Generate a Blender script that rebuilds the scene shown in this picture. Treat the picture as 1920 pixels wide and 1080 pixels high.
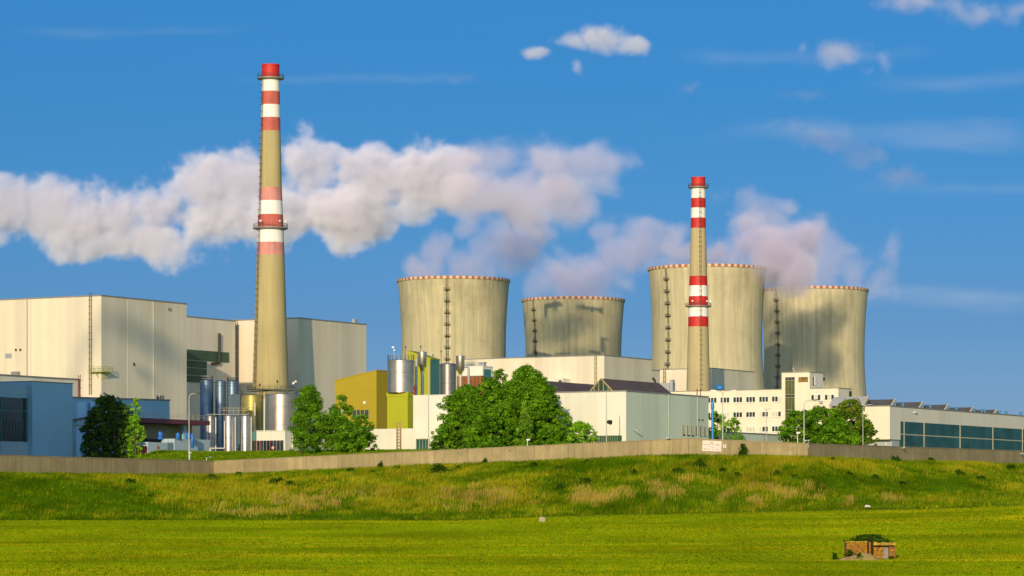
import bpy, math, random
import numpy as np
from mathutils import Vector, noise as mnoise

S = bpy.context.scene
for o in list(S.objects):
    bpy.data.objects.remove(o)
R = math.radians

# ------------------------------------------------------------------ camera
FPX = 5800.0                       # focal length in photo pixels (1920 wide)
HOR = 960.0                        # photo row of the horizon
cam_d = bpy.data.cameras.new("Camera")
cam = bpy.data.objects.new("Camera", cam_d)
S.collection.objects.link(cam)
cam_d.sensor_width = 36.0
cam_d.lens = FPX / 1920.0 * 36.0
cam_d.shift_y = (HOR - 540.0) / 1920.0
cam_d.clip_start = 1.0
cam_d.clip_end = 40000.0
cam.location = (0, 0, 0)
cam.rotation_euler = (R(90), 0, 0)
S.camera = cam

# ------------------------------------------------------------------ sky, sun, exposure
SUN_DIR = Vector((-0.196, -0.981, 0.0)).normalized()
SUN_EL = R(15.0)
w = bpy.data.worlds.new("World")
S.world = w
w.use_nodes = True
nt = w.node_tree
nt.nodes.clear()
sky = nt.nodes.new("ShaderNodeTexSky")
sky.sky_type = 'NISHITA'
sky.sun_disc = False
sky.sun_elevation = SUN_EL
sky.sun_rotation = math.atan2(SUN_DIR.x, SUN_DIR.y)
sky.altitude = 300
sky.air_density = 1.0
sky.dust_density = 0.6
sky.ozone_density = 3.0
hs = nt.nodes.new("ShaderNodeHueSaturation")
hs.inputs['Hue'].default_value = 0.5
hs.inputs['Saturation'].default_value = 1.0
bg = nt.nodes.new("ShaderNodeBackground")
bg.inputs[1].default_value = 0.15
wo = nt.nodes.new("ShaderNodeOutputWorld")
# model sky graded by elevation: deepened low down, kept lighter above for fill
wtc = nt.nodes.new("ShaderNodeTexCoord")
wsp = nt.nodes.new("ShaderNodeSeparateXYZ")
wrp = nt.nodes.new("ShaderNodeValToRGB")
_st = [  # elevation (sine), tone
    (0.0, (0.226, 0.375, 0.674)), (.028, (0.200, 0.297, 0.581)), (.062, (0.140, 0.255, 0.487)), (.097, (0.112, 0.269, 0.478)), (.131, (0.093, 0.279, 0.478)), (.165, (0.093, 0.298, 0.499)), (.21, (0.131, 0.338, 0.560)), (.34, (0.42, 0.58, 0.80)), (.55, (.64, .71, .92)), (1.0, (.62, .68, .90))]
while len(wrp.color_ramp.elements) < len(_st):
    wrp.color_ramp.elements.new(.5)
for e_, (p_, c_) in zip(wrp.color_ramp.elements, _st):
    e_.position = p_
    e_.color = (c_[0], c_[1], c_[2], 1)
wmx = nt.nodes.new("ShaderNodeMix")
wmx.data_type = 'RGBA'
wmx.blend_type = 'MULTIPLY'
wmx.inputs[0].default_value = 1.0
wfm = nt.nodes.new("ShaderNodeMapRange")       # only the sky away from the sun is that deep; the sunward half stays as the model gives it
wfm.interpolation_type = 'SMOOTHSTEP'
for i_, v_ in ((1, -0.25), (2, 0.55), (3, 0.0), (4, 1.0)):
    wfm.inputs[i_].default_value = v_
nt.links.new(wsp.outputs[1], wfm.inputs[0])
nt.links.new(wfm.outputs[0], wmx.inputs[0])
nt.links.new(wtc.outputs['Generated'], wsp.inputs[0])
nt.links.new(wsp.outputs[2], wrp.inputs[0])
nt.links.new(sky.outputs[0], wmx.inputs[6])
nt.links.new(wrp.outputs[0], wmx.inputs[7])
nt.links.new(wmx.outputs[2], hs.inputs['Color'])
nt.links.new(hs.outputs[0], bg.inputs[0])
nt.links.new(bg.outputs[0], wo.inputs[0])

sd = bpy.data.lights.new("Sun", 'SUN')
sd.energy = 3.15
sd.angle = R(0.53)
sd.color = (1.0, 0.80, 0.50)
so = bpy.data.objects.new("Sun", sd)
S.collection.objects.link(so)
sv = Vector((SUN_DIR.x * math.cos(SUN_EL), SUN_DIR.y * math.cos(SUN_EL), math.sin(SUN_EL)))
so.rotation_euler = (-sv).to_track_quat('-Z', 'Y').to_euler()
so.location = sv * 300

S.view_settings.view_transform = 'Standard'
S.view_settings.look = 'None'
S.view_settings.exposure = 0.20
S.view_settings.gamma = 1.0
S.render.engine = 'CYCLES'
cy = S.cycles
cy.use_denoising = True
cy.max_bounces = 6
cy.diffuse_bounces = 2
cy.glossy_bounces = 3
cy.transparent_max_bounces = 6
cy.volume_bounces = 3
cy.volume_step_rate = 1.0
cy.volume_max_steps = 256
cy.sample_clamp_indirect = 6.0

# ------------------------------------------------------------------ helpers
UX, UY = 0.5, 0.8660254              # horizontal direction of the right-hand (shaded) faces
TH = math.atan2(UY, UX)
GZ = 11.5                          # level of the plant yard


def xw(px, Y):
    return (px - 960.0) / FPX * Y


def zw(py, Y):
    return (HOR - py) / FPX * Y


# ---- materials
def _n(nt, t, **k):
    n = nt.nodes.new(t)
    for a, v in k.items():
        setattr(n, a, v)
    return n


MATS = {}


def mat(name, col, rough=0.75, metal=0.0, var=0.12, vscale=0.25, streak=0.0, sscale=0.6, sstretch=0.03,
        seam=0.0, seamw=0.03, hseam=0.0, seamd=0.35, bump=0.0, bscale=3.0, dirt=None, dirtamt=0.0, dirtscale=0.06,
        spec=0.5, fine=0.0, radial=False, pvar=0.0):
    """procedural paint / concrete / metal: slow tone drift, vertical rain streaks, panel seams"""
    if name in MATS:
        return MATS[name]
    m = bpy.data.materials.new(name)
    m.use_nodes = True
    nt = m.node_tree
    bs = nt.nodes['Principled BSDF']
    L = nt.links.new
    tc = _n(nt, "ShaderNodeTexCoord")
    co = tc.outputs['Object']
    rnd = _n(nt, "ShaderNodeRGB")
    rnd.outputs[0].default_value = (*col, 1)
    cur = rnd.outputs[0]

    def mul(cur, fac_socket, lo, hi):
        mr = _n(nt, "ShaderNodeMapRange")
        mr.inputs[1].default_value = 0.3
        mr.inputs[2].default_value = 0.7
        mr.inputs[3].default_value = lo
        mr.inputs[4].default_value = hi
        L(fac_socket, mr.inputs[0])
        mx = _n(nt, "ShaderNodeVectorMath", operation='SCALE')
        L(cur, mx.inputs[0])
        L(mr.outputs[0], mx.inputs['Scale'])
        return mx.outputs[0]
    if var:
        ns = _n(nt, "ShaderNodeTexNoise")
        ns.inputs['Scale'].default_value = vscale
        ns.inputs['Detail'].default_value = 5
        L(co, ns.inputs['Vector'])
        cur = mul(cur, ns.outputs[0], 1 - var, 1 + var)
    if fine:
        nf = _n(nt, "ShaderNodeTexNoise")
        nf.inputs['Scale'].default_value = 4.0
        nf.inputs['Detail'].default_value = 4
        L(co, nf.inputs['Vector'])
        cur = mul(cur, nf.outputs[0], 1 - fine, 1 + fine)
    if streak:
        mp = _n(nt, "ShaderNodeMapping")
        mp.inputs['Scale'].default_value = (1, 1, sstretch)
        L(co, mp.inputs[0])
        n2 = _n(nt, "ShaderNodeTexNoise")
        n2.inputs['Scale'].default_value = sscale
        n2.inputs['Detail'].default_value = 4
        n2.inputs['Roughness'].default_value = 0.65
        L(mp.outputs[0], n2.inputs['Vector'])
        cur = mul(cur, n2.outputs[0], 1 - streak, 1 + streak * 0.35)
    if dirt is not None:
        n3 = _n(nt, "ShaderNodeTexNoise")
        n3.inputs['Scale'].default_value = dirtscale
        n3.inputs['Detail'].default_value = 7
        n3.inputs['Roughness'].default_value = 0.65
        L(co, n3.inputs['Vector'])
        mr = _n(nt, "ShaderNodeMapRange")
        mr.inputs[1].default_value = 0.48
        mr.inputs[2].default_value = 0.68
        mr.inputs[4].default_value = dirtamt
        L(n3.outputs[0], mr.inputs[0])
        mx = _n(nt, "ShaderNodeMix", data_type='RGBA')
        L(mr.outputs[0], mx.inputs[0])
        L(cur, mx.inputs[6])
        mx.inputs[7].default_value = (*dirt, 1)
        cur = mx.outputs[2]
    if seam or hseam:
        sp = _n(nt, "ShaderNodeSeparateXYZ")
        L(co, sp.inputs[0])
        masks = []
        if seam:
            ad = _n(nt, "ShaderNodeMath", operation='ADD')
            if radial:
                at = _n(nt, "ShaderNodeMath", operation='ARCTAN2')
                L(sp.outputs[1], at.inputs[0])
                L(sp.outputs[0], at.inputs[1])
                L(at.outputs[0], ad.inputs[0])
            else:
                L(sp.outputs[0], ad.inputs[0])
                L(sp.outputs[1], ad.inputs[1])
            masks.append((ad.outputs[0], seam))
            if pvar:       # every sheet has aged a little differently
                dv = _n(nt, "ShaderNodeMath", operation='DIVIDE')
                L(ad.outputs[0], dv.inputs[0])
                dv.inputs[1].default_value = seam
                fl = _n(nt, "ShaderNodeMath", operation='FLOOR')
                L(dv.outputs[0], fl.inputs[0])
                wn_ = _n(nt, "ShaderNodeTexWhiteNoise", noise_dimensions='1D')
                L(fl.outputs[0], wn_.inputs['W'])
                m2 = _n(nt, "ShaderNodeMapRange")
                m2.inputs[3].default_value = 1 - pvar
                m2.inputs[4].default_value = 1 + pvar * .5
                L(wn_.outputs['Value'], m2.inputs[0])
                s2_ = _n(nt, "ShaderNodeVectorMath", operation='SCALE')
                L(cur, s2_.inputs[0])
                L(m2.outputs[0], s2_.inputs['Scale'])
                cur = s2_.outputs[0]
        if hseam:
            masks.append((sp.outputs[2], hseam))
        for s, per in masks:
            dv = _n(nt, "ShaderNodeMath", operation='DIVIDE')
            L(s, dv.inputs[0])
            dv.inputs[1].default_value = per
            fr = _n(nt, "ShaderNodeMath", operation='FRACT')
            L(dv.outputs[0], fr.inputs[0])
            lt = _n(nt, "ShaderNodeMath", operation='LESS_THAN')
            L(fr.outputs[0], lt.inputs[0])
            lt.inputs[1].default_value = seamw
            mm = _n(nt, "ShaderNodeMath", operation='MULTIPLY_ADD')
            L(lt.outputs[0], mm.inputs[0])
            mm.inputs[1].default_value = -seamd
            mm.inputs[2].default_value = 1.0
            sc = _n(nt, "ShaderNodeVectorMath", operation='SCALE')
            L(cur, sc.inputs[0])
            L(mm.outputs[0], sc.inputs['Scale'])
            cur = sc.outputs[0]
    L(cur, bs.inputs['Base Color'])
    bs.inputs['Roughness'].default_value = rough
    bs.inputs['Metallic'].default_value = metal
    bs.inputs['Specular IOR Level'].default_value = spec
    if bump:
        nb = _n(nt, "ShaderNodeTexNoise")
        nb.inputs['Scale'].default_value = bscale
        nb.inputs['Detail'].default_value = 4
        L(co, nb.inputs['Vector'])
        bp = _n(nt, "ShaderNodeBump")
        bp.inputs['Strength'].default_value = bump
        bp.inputs['Distance'].default_value = 0.3
        L(nb.outputs[0], bp.inputs['Height'])
        L(bp.outputs[0], bs.inputs['Normal'])
    MATS[name] = m
    return m


def leaf_mat(name, col, var=0.3, trans=0.35, scale=0.5):
    if name in MATS:
        return MATS[name]
    m = bpy.data.materials.new(name)
    m.use_nodes = True
    nt = m.node_tree
    nt.nodes.clear()
    L = nt.links.new
    out = _n(nt, "ShaderNodeOutputMaterial")
    tc = _n(nt, "ShaderNodeTexCoord")
    ns = _n(nt, "ShaderNodeTexNoise")
    ns.inputs['Scale'].default_value = scale
    ns.inputs['Detail'].default_value = 5
    L(tc.outputs['Object'], ns.inputs['Vector'])
    mr = _n(nt, "ShaderNodeMapRange")
    mr.inputs[1].default_value = 0.3
    mr.inputs[2].default_value = 0.7
    mr.inputs[3].default_value = 1 - var
    mr.inputs[4].default_value = 1 + var
    L(ns.outputs[0], mr.inputs[0])
    sc = _n(nt, "ShaderNodeVectorMath", operation='SCALE')
    sc.inputs[0].default_value = col
    L(mr.outputs[0], sc.inputs['Scale'])
    df = _n(nt, "ShaderNodeBsdfDiffuse")
    tr = _n(nt, "ShaderNodeBsdfTranslucent")
    L(sc.outputs[0], df.inputs[0])
    L(sc.outputs[0], tr.inputs[0])
    mx = _n(nt, "ShaderNodeMixShader")
    mx.inputs[0].default_value = trans
    L(df.outputs[0], mx.inputs[1])
    L(tr.outputs[0], mx.inputs[2])
    L(mx.outputs[0], out.inputs[0])
    MATS[name] = m
    return m


# ---- mesh builder
class MB:
    def __init__(self):
        self.v, self.f, self.m, self.s = [], [], [], []

    def _add(self, vs, fs, mi=0, smooth=False):
        b = len(self.v)
        self.v.extend([tuple(p) for p in vs])
        for f in fs:
            self.f.append(tuple(b + i for i in f))
            self.m.append(mi)
            self.s.append(smooth)
        return self

    def box(self, x0, x1, y0, y1, z0, z1, mi=0):
        x0, x1 = min(x0, x1), max(x0, x1)
        y0, y1 = min(y0, y1), max(y0, y1)
        z0, z1 = min(z0, z1), max(z0, z1)
        vs = [(x0, y0, z0), (x1, y0, z0), (x1, y1, z0), (x0, y1, z0), (x0, y0, z1), (x1, y0, z1), (x1, y1, z1), (x0, y1, z1)]
        return self._add(vs, [(0, 3, 2, 1), (4, 5, 6, 7), (0, 1, 5, 4), (1, 2, 6, 5), (2, 3, 7, 6), (3, 0, 4, 7)], mi)

    def prism(self, poly, x0, x1, axis='x', mi=0):
        """poly: list of (a,b) in the plane across axis"""
        n = len(poly)

        def P(t, a, b):
            return {'x': (t, a, b), 'y': (a, t, b), 'z': (a, b, t)}[axis]
        vs = [P(x0, a, b) for a, b in poly] + [P(x1, a, b) for a, b in poly]
        fs = [tuple(range(n))[::-1], tuple(range(n, 2 * n))]
        fs += [(i, (i + 1) % n, n + (i + 1) % n, n + i) for i in range(n)]
        return self._add(vs, fs, mi)

    def tube(self, p0, p1, r0, r1=None, n=8, mi=0, caps=True):
        if r1 is None:
            r1 = r0
        p0, p1 = Vector(p0), Vector(p1)
        d = (p1 - p0)
        if d.length < 1e-6:
            return self
        d.normalize()
        a = d.orthogonal().normalized()
        b = d.cross(a)
        vs = []
        for p, r in ((p0, r0), (p1, r1)):
            for i in range(n):
                t = 2 * math.pi * i / n
                vs.append(p + (a * math.cos(t) + b * math.sin(t)) * r)
        fs = [(i, (i + 1) % n, n + (i + 1) % n, n + i) for i in range(n)]
        if caps:
            fs += [tuple(range(n))[::-1], tuple(range(n, 2 * n))]
        return self._add(vs, fs, mi, True)

    def path(self, pts, r, n=8, mi=0):
        for a, b in zip(pts[:-1], pts[1:]):
            self.tube(a, b, r, r, n, mi)
        return self

    def lathe(self, prof, n=48, cx=0, cy=0, mi=0, cap_top=False, cap_bot=False, mats=None):
        vs = []
        for r, z in prof:
            for i in range(n):
                t = 2 * math.pi * i / n
                vs.append((cx + r * math.cos(t), cy + r * math.sin(t), z))
        base = len(self.v)
        self.v.extend(vs)
        for k in range(len(prof) - 1):
            for i in range(n):
                j = (i + 1) % n
                self.f.append((base + k * n + i, base + k * n + j, base + (k + 1) * n + j, base + (k + 1) * n + i))
                self.m.append(mats(k, i) if mats else mi)
                self.s.append(True)
        if cap_top:
            k = len(prof) - 1
            self.f.append(tuple(base + k * n + i for i in range(n)))
            self.m.append(mi)
            self.s.append(False)
        if cap_bot:
            self.f.append(tuple(base + i for i in range(n))[::-1])
            self.m.append(mi)
            self.s.append(False)
        return self

    def ico(self, c, r, mi=0, seg=8):
        prof = []
        for k in range(seg + 1):
            a = -math.pi / 2 + math.pi * k / seg
            prof.append((max(r * math.cos(a), 0.001), c[2] + r * math.sin(a)))
        return self.lathe(prof, seg * 2, c[0], c[1], mi)

    def build(self, name, mats, parent=None, sharp=35):
        me = bpy.data.meshes.new(name)
        me.from_pydata(self.v, [], self.f)
        if not isinstance(mats, (list, tuple)):
            mats = [mats]
        for m in mats:
            me.materials.append(m)
        me.polygons.foreach_set('material_index', self.m)
        me.polygons.foreach_set('use_smooth', self.s)
        if any(self.s):
            me.set_sharp_from_angle(angle=R(sharp))
        me.update()
        o = bpy.data.objects.new(name, me)
        S.collection.objects.link(o)
        o.parent = parent
        return o


def fast_mesh(name, verts, tris, mats, midx=None, parent=None, nper=3, smooth=False):
    me = bpy.data.meshes.new(name)
    verts = np.asarray(verts, np.float32).reshape(-1, 3)
    tris = np.asarray(tris, np.int32).reshape(-1, nper)
    me.vertices.add(len(verts))
    me.vertices.foreach_set('co', verts.ravel())
    me.loops.add(tris.size)
    me.loops.foreach_set('vertex_index', tris.ravel())
    me.polygons.add(len(tris))
    me.polygons.foreach_set('loop_start', np.arange(0, tris.size, nper, dtype=np.int32))
    for m in (mats if isinstance(mats, (list, tuple)) else [mats]):
        me.materials.append(m)
    if midx is not None:
        me.polygons.foreach_set('material_index', np.asarray(midx, np.int32))
    if smooth:
        me.polygons.foreach_set('use_smooth', np.ones(len(tris), bool))
    me.update(calc_edges=True)
    me.validate()
    o = bpy.data.objects.new(name, me)
    S.collection.objects.link(o)
    o.parent = parent
    return o


def tag(o, label, cat, group=None, kind=None):
    if label:
        o['label'] = label
    if cat:
        o['category'] = cat
    if group:
        o['group'] = group
    if kind:
        o['kind'] = kind
    return o


def thing(name, label, cat, loc, rz=0.0, group=None):
    o = bpy.data.objects.new(name, None)
    o.empty_display_size = 1.0
    S.collection.objects.link(o)
    o.location = loc
    o.rotation_euler = (0, 0, rz)
    return tag(o, label, cat, group)


def structure(o):
    o['kind'] = 'structure'
    return o


def dup(root, loc, rz=None, label=None):
    r = root.copy()
    S.collection.objects.link(r)
    r.location = loc
    if rz is not None:
        r.rotation_euler = (0, 0, rz)
    if label:
        r['label'] = label
    for ch in list(root.children):
        c = ch.copy()
        S.collection.objects.link(c)
        c.parent = r
        for g in list(ch.children):
            d = g.copy()
            S.collection.objects.link(d)
            d.parent = c
    return r


class Bld:
    """an oriented building frame: origin at the corner nearest the camera, u runs away to the right, v away to the left"""

    def __init__(self, px, Y, name, label, cat='building', z=GZ - 4.0, group=None):
        self.X0, self.Y0, self.z0 = xw(px, Y), Y, z
        self.o = thing(name, label, cat, (self.X0, Y, z), TH, group)

    def u(self, px):
        k = (px - 960.0) / FPX
        return (k * self.Y0 - self.X0) / (UX - k * UY)

    def v(self, px, u=0.0):
        k = (px - 960.0) / FPX
        X0, Y0 = self.X0 + UX * u, self.Y0 + UY * u
        return (X0 - k * Y0) / (UY + k * UX)

    def uz(self, px, py, v=0.0):
        X0, Y0 = self.X0 - UY * v, self.Y0 + UX * v
        k = (px - 960.0) / FPX
        u = (k * Y0 - X0) / (UX - k * UY)
        return u, zw(py, Y0 + UY * u) - self.z0

    def vz(self, px, py, u=0.0):
        v = self.v(px, u)
        return v, zw(py, self.Y0 + UY * u + UX * v) - self.z0

    def zc(self, py):
        return zw(py, self.Y0) - self.z0

    def part(self, name, m, x0, x1, y0, y1, z0, z1, parent=None):
        return MB().box(x0, x1, y0, y1, z0, z1).build(name, m, parent or self.o)

    def win_u(self, name, m, pxa, pya, pxb, pyb, depth=0.06, v=0.0, parent=None):
        u0, z1 = self.uz(pxa, pya, v)
        u1, _ = self.uz(pxb, pya, v)
        _, z0 = self.uz(pxa, pyb, v)
        return MB().box(u0, u1, v - depth, v + 0.2, z0, z1).build(name, m, parent or self.o)

    def win_v(self, name, m, pxa, pya, pxb, pyb, depth=0.06, u=0.0, parent=None):
        va, z1 = self.vz(pxa, pya, u)
        vb, _ = self.vz(pxb, pya, u)
        _, z0 = self.vz(pxa, pyb, u)
        return MB().box(u - depth, u + 0.2, vb, va, z0, z1).build(name, m, parent or self.o)


def ladder(parent, m, p, z0, z1, out=(0, -1), width=0.5, cage=True, name='ladder', r=0.05):
    """caged service ladder climbing a wall; out = outward direction in the parent's frame"""
    ox, oy = out
    tx, ty = -oy, ox
    b = MB()
    x, y = p[0] + ox * 0.25, p[1] + oy * 0.25
    for s in (-1, 1):
        b.tube((x + tx * s * width / 2, y + ty * s * width / 2, z0), (x + tx * s * width / 2, y + ty * s * width / 2, z1 + 1.0), r, r, 5)
    z = z0 + 0.4
    while z < z1 + 0.8:
        b.tube((x - tx * width / 2, y - ty * width / 2, z), (x + tx * width / 2, y + ty * width / 2, z), r * 0.6, r * 0.6, 4)
        z += 0.6
    if cage:
        z = z0 + 2.5
        while z < z1 + 1.0:
            pts = [(x + tx * width * 0.7 * math.cos(a) + ox * 0.75 * math.sin(a), y + ty * width * 0.7 * math.cos(a) + oy * 0.75 * math.sin(a), z) for a in np.linspace(0, math.pi, 5)]
            b.path(pts, r * 0.6, 4)
            z += 1.8
    return b.build(name, m, parent)


def railing(b, pts, z, h=1.1, r=0.04, step=1.6, mi=0):
    for a, c in zip(pts[:-1], pts[1:]):
        a, c = Vector((*a, 0)), Vector((*c, 0))
        for k in (0.55, 1.0):
            b.tube((a.x, a.y, z + h * k), (c.x, c.y, z + h * k), r, r, 4, mi)
        n = max(1, int((c - a).length / step))
        for i in range(n + 1):
            p = a.lerp(c, i / n)
            b.tube((p.x, p.y, z), (p.x, p.y, z + h), r, r, 4, mi)
    return b


# ---- palette
M_PANEL = mat('beige_panel', (0.76, 0.68, 0.53), 0.8, var=0.06, vscale=0.05, streak=0.10, sscale=0.25, sstretch=0.02, seam=6.0, seamw=0.012, seamd=0.12, hseam=1.2, dirt=(0.45, 0.36, 0.22), dirtamt=0.30, dirtscale=0.05, pvar=.07)
M_PANEL2 = mat('pale_panel', (0.78, 0.72, 0.60), 0.8, var=0.05, vscale=0.06, streak=0.07, sscale=0.4, seam=6.0, seamw=0.012, seamd=0.10, dirt=(0.5, 0.42, 0.30), dirtamt=0.2, pvar=.06)
M_WHITE = mat('white_render', (0.80, 0.78, 0.66), 0.8, var=0.05, vscale=0.15, streak=0.06, dirt=(0.55, 0.50, 0.38), dirtamt=0.15, dirtscale=0.12)
M_WHITE_SEAM = mat('white_sheet', (0.79, 0.78, 0.66), 0.7, var=0.04, vscale=0.1, streak=0.05, seam=6.0, seamw=0.012, seamd=0.18, hseam=0.9, dirt=(0.55, 0.50, 0.38), dirtamt=0.16, pvar=.05)
M_MINT = mat('mint_sheet', (0.66, 0.72, 0.56), 0.65, var=0.06, vscale=0.1, streak=0.06, seam=6.2, seamw=0.012, seamd=0.22, hseam=0.9, dirt=(0.5, 0.55, 0.42), dirtamt=0.25, pvar=.08)
M_CREAM = mat('cream_render', (0.80, 0.73, 0.56), 0.8, var=0.05, vscale=0.15, streak=0.05)
M_CONC = mat('tower_concrete', (0.56, 0.50, 0.31), 0.9, var=0.16, vscale=0.03, streak=0.34, sscale=0.5, sstretch=0.018, fine=0.06, dirt=(0.24, 0.21, 0.13), dirtamt=0.7, dirtscale=0.03, bump=0.15, bscale=0.6)
M_CHIM = mat('chimney_concrete', (0.46, 0.38, 0.18), 0.9, var=0.10, vscale=0.08, streak=0.16, sscale=0.8, sstretch=0.03, hseam=2.5, seamw=0.03, seamd=0.06, fine=0.05)
M_CHIM2 = mat('chimney_concrete_pale', (0.49, 0.40, 0.215), 0.9, var=0.08, vscale=0.08, streak=0.12, sscale=0.8, sstretch=0.03, hseam=2.5, seamw=0.03, seamd=0.06, fine=0.05)
M_WALL = mat('perimeter_concrete', (0.38, 0.30, 0.15), 0.9, var=0.12, vscale=0.2, streak=0.26, sscale=1.1, sstretch=0.10, seam=6.0, seamw=0.02, seamd=0.35, fine=0.08, pvar=.10, dirt=(.22, .17, .09), dirtamt=.5, dirtscale=.35)
M_RED = mat('signal_red', (0.55, 0.018, 0.012), 0.6, var=0.12, vscale=0.3, streak=0.12)
M_REDF = mat('faded_red', (0.58, 0.13, 0.10), 0.75, var=0.15, vscale=0.3, streak=0.25, sscale=1.2)
M_PINK = mat('pink_faded_red', (0.64, 0.27, 0.23), 0.75, var=0.12, vscale=0.3, streak=0.2, sscale=1.2)
M_BANDW = mat('band_white', (0.86, 0.84, 0.78), 0.7, var=0.05, streak=0.08, sscale=1.2)
M_STEEL = mat('polished_steel', (0.56, 0.50, 0.42), 0.36, 0.9, var=0.10, vscale=0.6, hseam=1.5, seamw=0.02, seamd=0.25, streak=0.10, sscale=1.5)
M_STEELD = mat('dull_steel', (0.30, 0.29, 0.28), 0.42, 0.85, var=0.10, vscale=0.5, hseam=2.0, seamw=0.02, seamd=0.25, streak=0.12)
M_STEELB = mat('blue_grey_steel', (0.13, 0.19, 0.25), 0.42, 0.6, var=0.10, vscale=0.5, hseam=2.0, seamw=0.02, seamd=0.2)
M_STEELY = mat('yellowed_steel', (0.46, 0.37, 0.11), 0.38, 0.6, var=0.25, vscale=0.35, hseam=1.6, seamw=0.02, seamd=0.2, streak=0.2)
M_GALV = mat('galvanised', (0.50, 0.50, 0.49), 0.5, 0.6, var=0.1)
M_DARK = mat('dark_iron', (0.045, 0.043, 0.04), 0.7, 0.2, var=0.1)
M_RUSTRED = mat('oxide_red', (0.26, 0.045, 0.03), 0.7, var=0.15)
M_BLUE = mat('pale_blue_sheet', (0.34, 0.60, 0.76), 0.6, var=0.05, vscale=0.15, seam=1.1, seamw=0.05, seamd=0.08)
M_BLUED = mat('mid_blue_sheet', (0.30, 0.54, 0.72), 0.6, var=0.06, vscale=0.15, seam=1.1, seamw=0.05, seamd=0.08)
M_BRIGHTBLUE = mat('bright_blue', (0.02, 0.16, 0.55), 0.45, var=0.06)
M_GLASS = mat('dark_glass', (0.018, 0.028, 0.032), 0.12, var=0.2, vscale=0.3, spec=0.8)
M_TEAL = mat('teal_glass', (0.028, 0.105, 0.105), 0.35, var=0.35, vscale=0.25, spec=0.25, streak=0.25, sscale=1.5)
M_GREENL = mat('green_louvre', (0.035, 0.10, 0.055), 0.6, var=0.12, hseam=0.5, seamw=0.25, seamd=0.25)
M_OCHRE = mat('ochre_sheet', (0.40, 0.30, 0.008), 0.65, var=0.05, vscale=0.15, seam=1.0, seamw=0.06, seamd=0.08)
M_LIME = mat('lime_sheet', (0.40, 0.41, 0.008), 0.65, var=0.05, vscale=0.2, seam=1.0, seamw=0.06, seamd=0.07)
M_TEALP = mat('teal_sheet', (0.05, 0.20, 0.18), 0.6, var=0.1)
M_PURPLE = mat('plum_sheet', (0.12, 0.025, 0.05), 0.6, var=0.1)
M_BROWN = mat('brown_louvre', (0.30, 0.10, 0.03), 0.7, var=0.15, seam=0.9, seamw=0.25, seamd=0.45)
M_ROOFD = mat('dark_roof', (0.10, 0.095, 0.095), 0.8, spec=.15, var=0.15, vscale=0.4, seam=1.2, seamw=0.08, seamd=0.35)
M_ROOFM = mat('maroon_roof', (0.12, 0.09, 0.085), 0.8, spec=.15, var=0.15, vscale=0.4, seam=1.5, seamw=0.06, seamd=0.3)
M_FRAMEW = mat('white_frame', (0.8, 0.78, 0.72), 0.6, var=0.05)
M_BLIND = mat('pale_blind', (0.62, 0.60, 0.44), 0.8, var=0.08)
M_TRIM = mat('edge_flashing', (0.28, 0.27, 0.25), 0.6, 0.3, var=0.1)
M_YARD = mat('yard_grass', (0.13, 0.22, 0.008), 0.95, spec=0.0, var=0.3, vscale=0.3, fine=0.2)
M_FIELD = mat('field_soil_green', (0.19, 0.24, 0.004), 0.95, spec=0.0, var=0.25, vscale=0.06, fine=0.25, bump=0.3, bscale=2.0)
M_BANK = mat('bank_turf', (0.11, 0.16, 0.006), 0.95, spec=0.0, var=0.35, vscale=0.12, fine=0.25, bump=0.3, bscale=1.5)
M_BARK = mat('bark', (0.09, 0.065, 0.045), 0.9, var=0.25, vscale=2)
M_BIRCH = mat('birch_bark', (0.62, 0.58, 0.50), 0.85, var=0.3, vscale=2)
# ------------------------------------------------------------------ terrain
rng = np.random.default_rng(7)
WA = (-50.2, 520.0)
WALL = [  # x, y, top, base
    (WA[0] - UX * 100, WA[1] - UY * 100, 8.7, 5.6),
    (WA[0], WA[1], 8.5, 6.1),
    (27.4, 481.5, 11.4, 8.9),
    (45.2, 472.7, 10.4, 8.1),
    (45.2 + UX * 175, 472.7 + UY * 175, 11.3, 8.7)]


def wall_at(px):
    """point of the wall line seen along a bearing: X, Y, top, base"""
    k = (px - 960.0) / FPX
    for i in range(4):
        a, b = WALL[i], WALL[i + 1]
        da, db = a[0] - k * a[1], b[0] - k * b[1]
        if da <= 0 <= db or (i == 3 and da <= 0):
            t = min(max(-da / (db - da), 0), 1.0)
            if i == 3 and db < 0:
                t = 1.0
            Y = a[1] + (b[1] - a[1]) * t
            return k * Y, Y, a[2] + (b[2] - a[2]) * t, a[3] + (b[3] - a[3]) * t
    a = WALL[0]
    return k * a[1], a[1], a[2], a[3]


def foot_z(x):
    return float(np.interp(x, [-74, -8, 3, 30, 57, 74, 130], [-1.3, -1.2, -0.75, -0.25, 0.35, 1.0, 2.6]))


def foot_at(px):
    k = (px - 960.0) / FPX
    wy = wall_at(px)[1]
    Y = min(446.0 + 1.5 * math.sin(px / 170.0), wy - 14)
    return k * Y, Y, foot_z(k * Y)


def fbm(x, y, s, seed=0.0, oct=3):
    return mnoise.fractal(Vector((x * s, y * s, seed)), 1.0, 2.0, oct)


ZK_Y = [0, 60, 130, 200, 260, 298, 330, 370, 410, 446]
ZK_Z = [-1.7, -3.6, -5.6, -6.55, -6.5, -6.1, -5.1, -3.72, -2.42, -1.2]


def field_z(x, Y, yf=446.0):
    z = float(np.interp(Y, ZK_Y, ZK_Z))
    t = min(max((Y - 300) / (yf - 300), 0), 1)
    return z + (foot_z(x * yf / max(Y, 60)) + 1.2) * t * t


# far sheet of open country all the way to the horizon
b = MB()
b.lathe([(0.5, -9.0), (400, -9.0), (1500, -9.0), (5000, -9.0), (15000, -9.0)], 48)
structure(b.build('far_ground', M_YARD))

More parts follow.
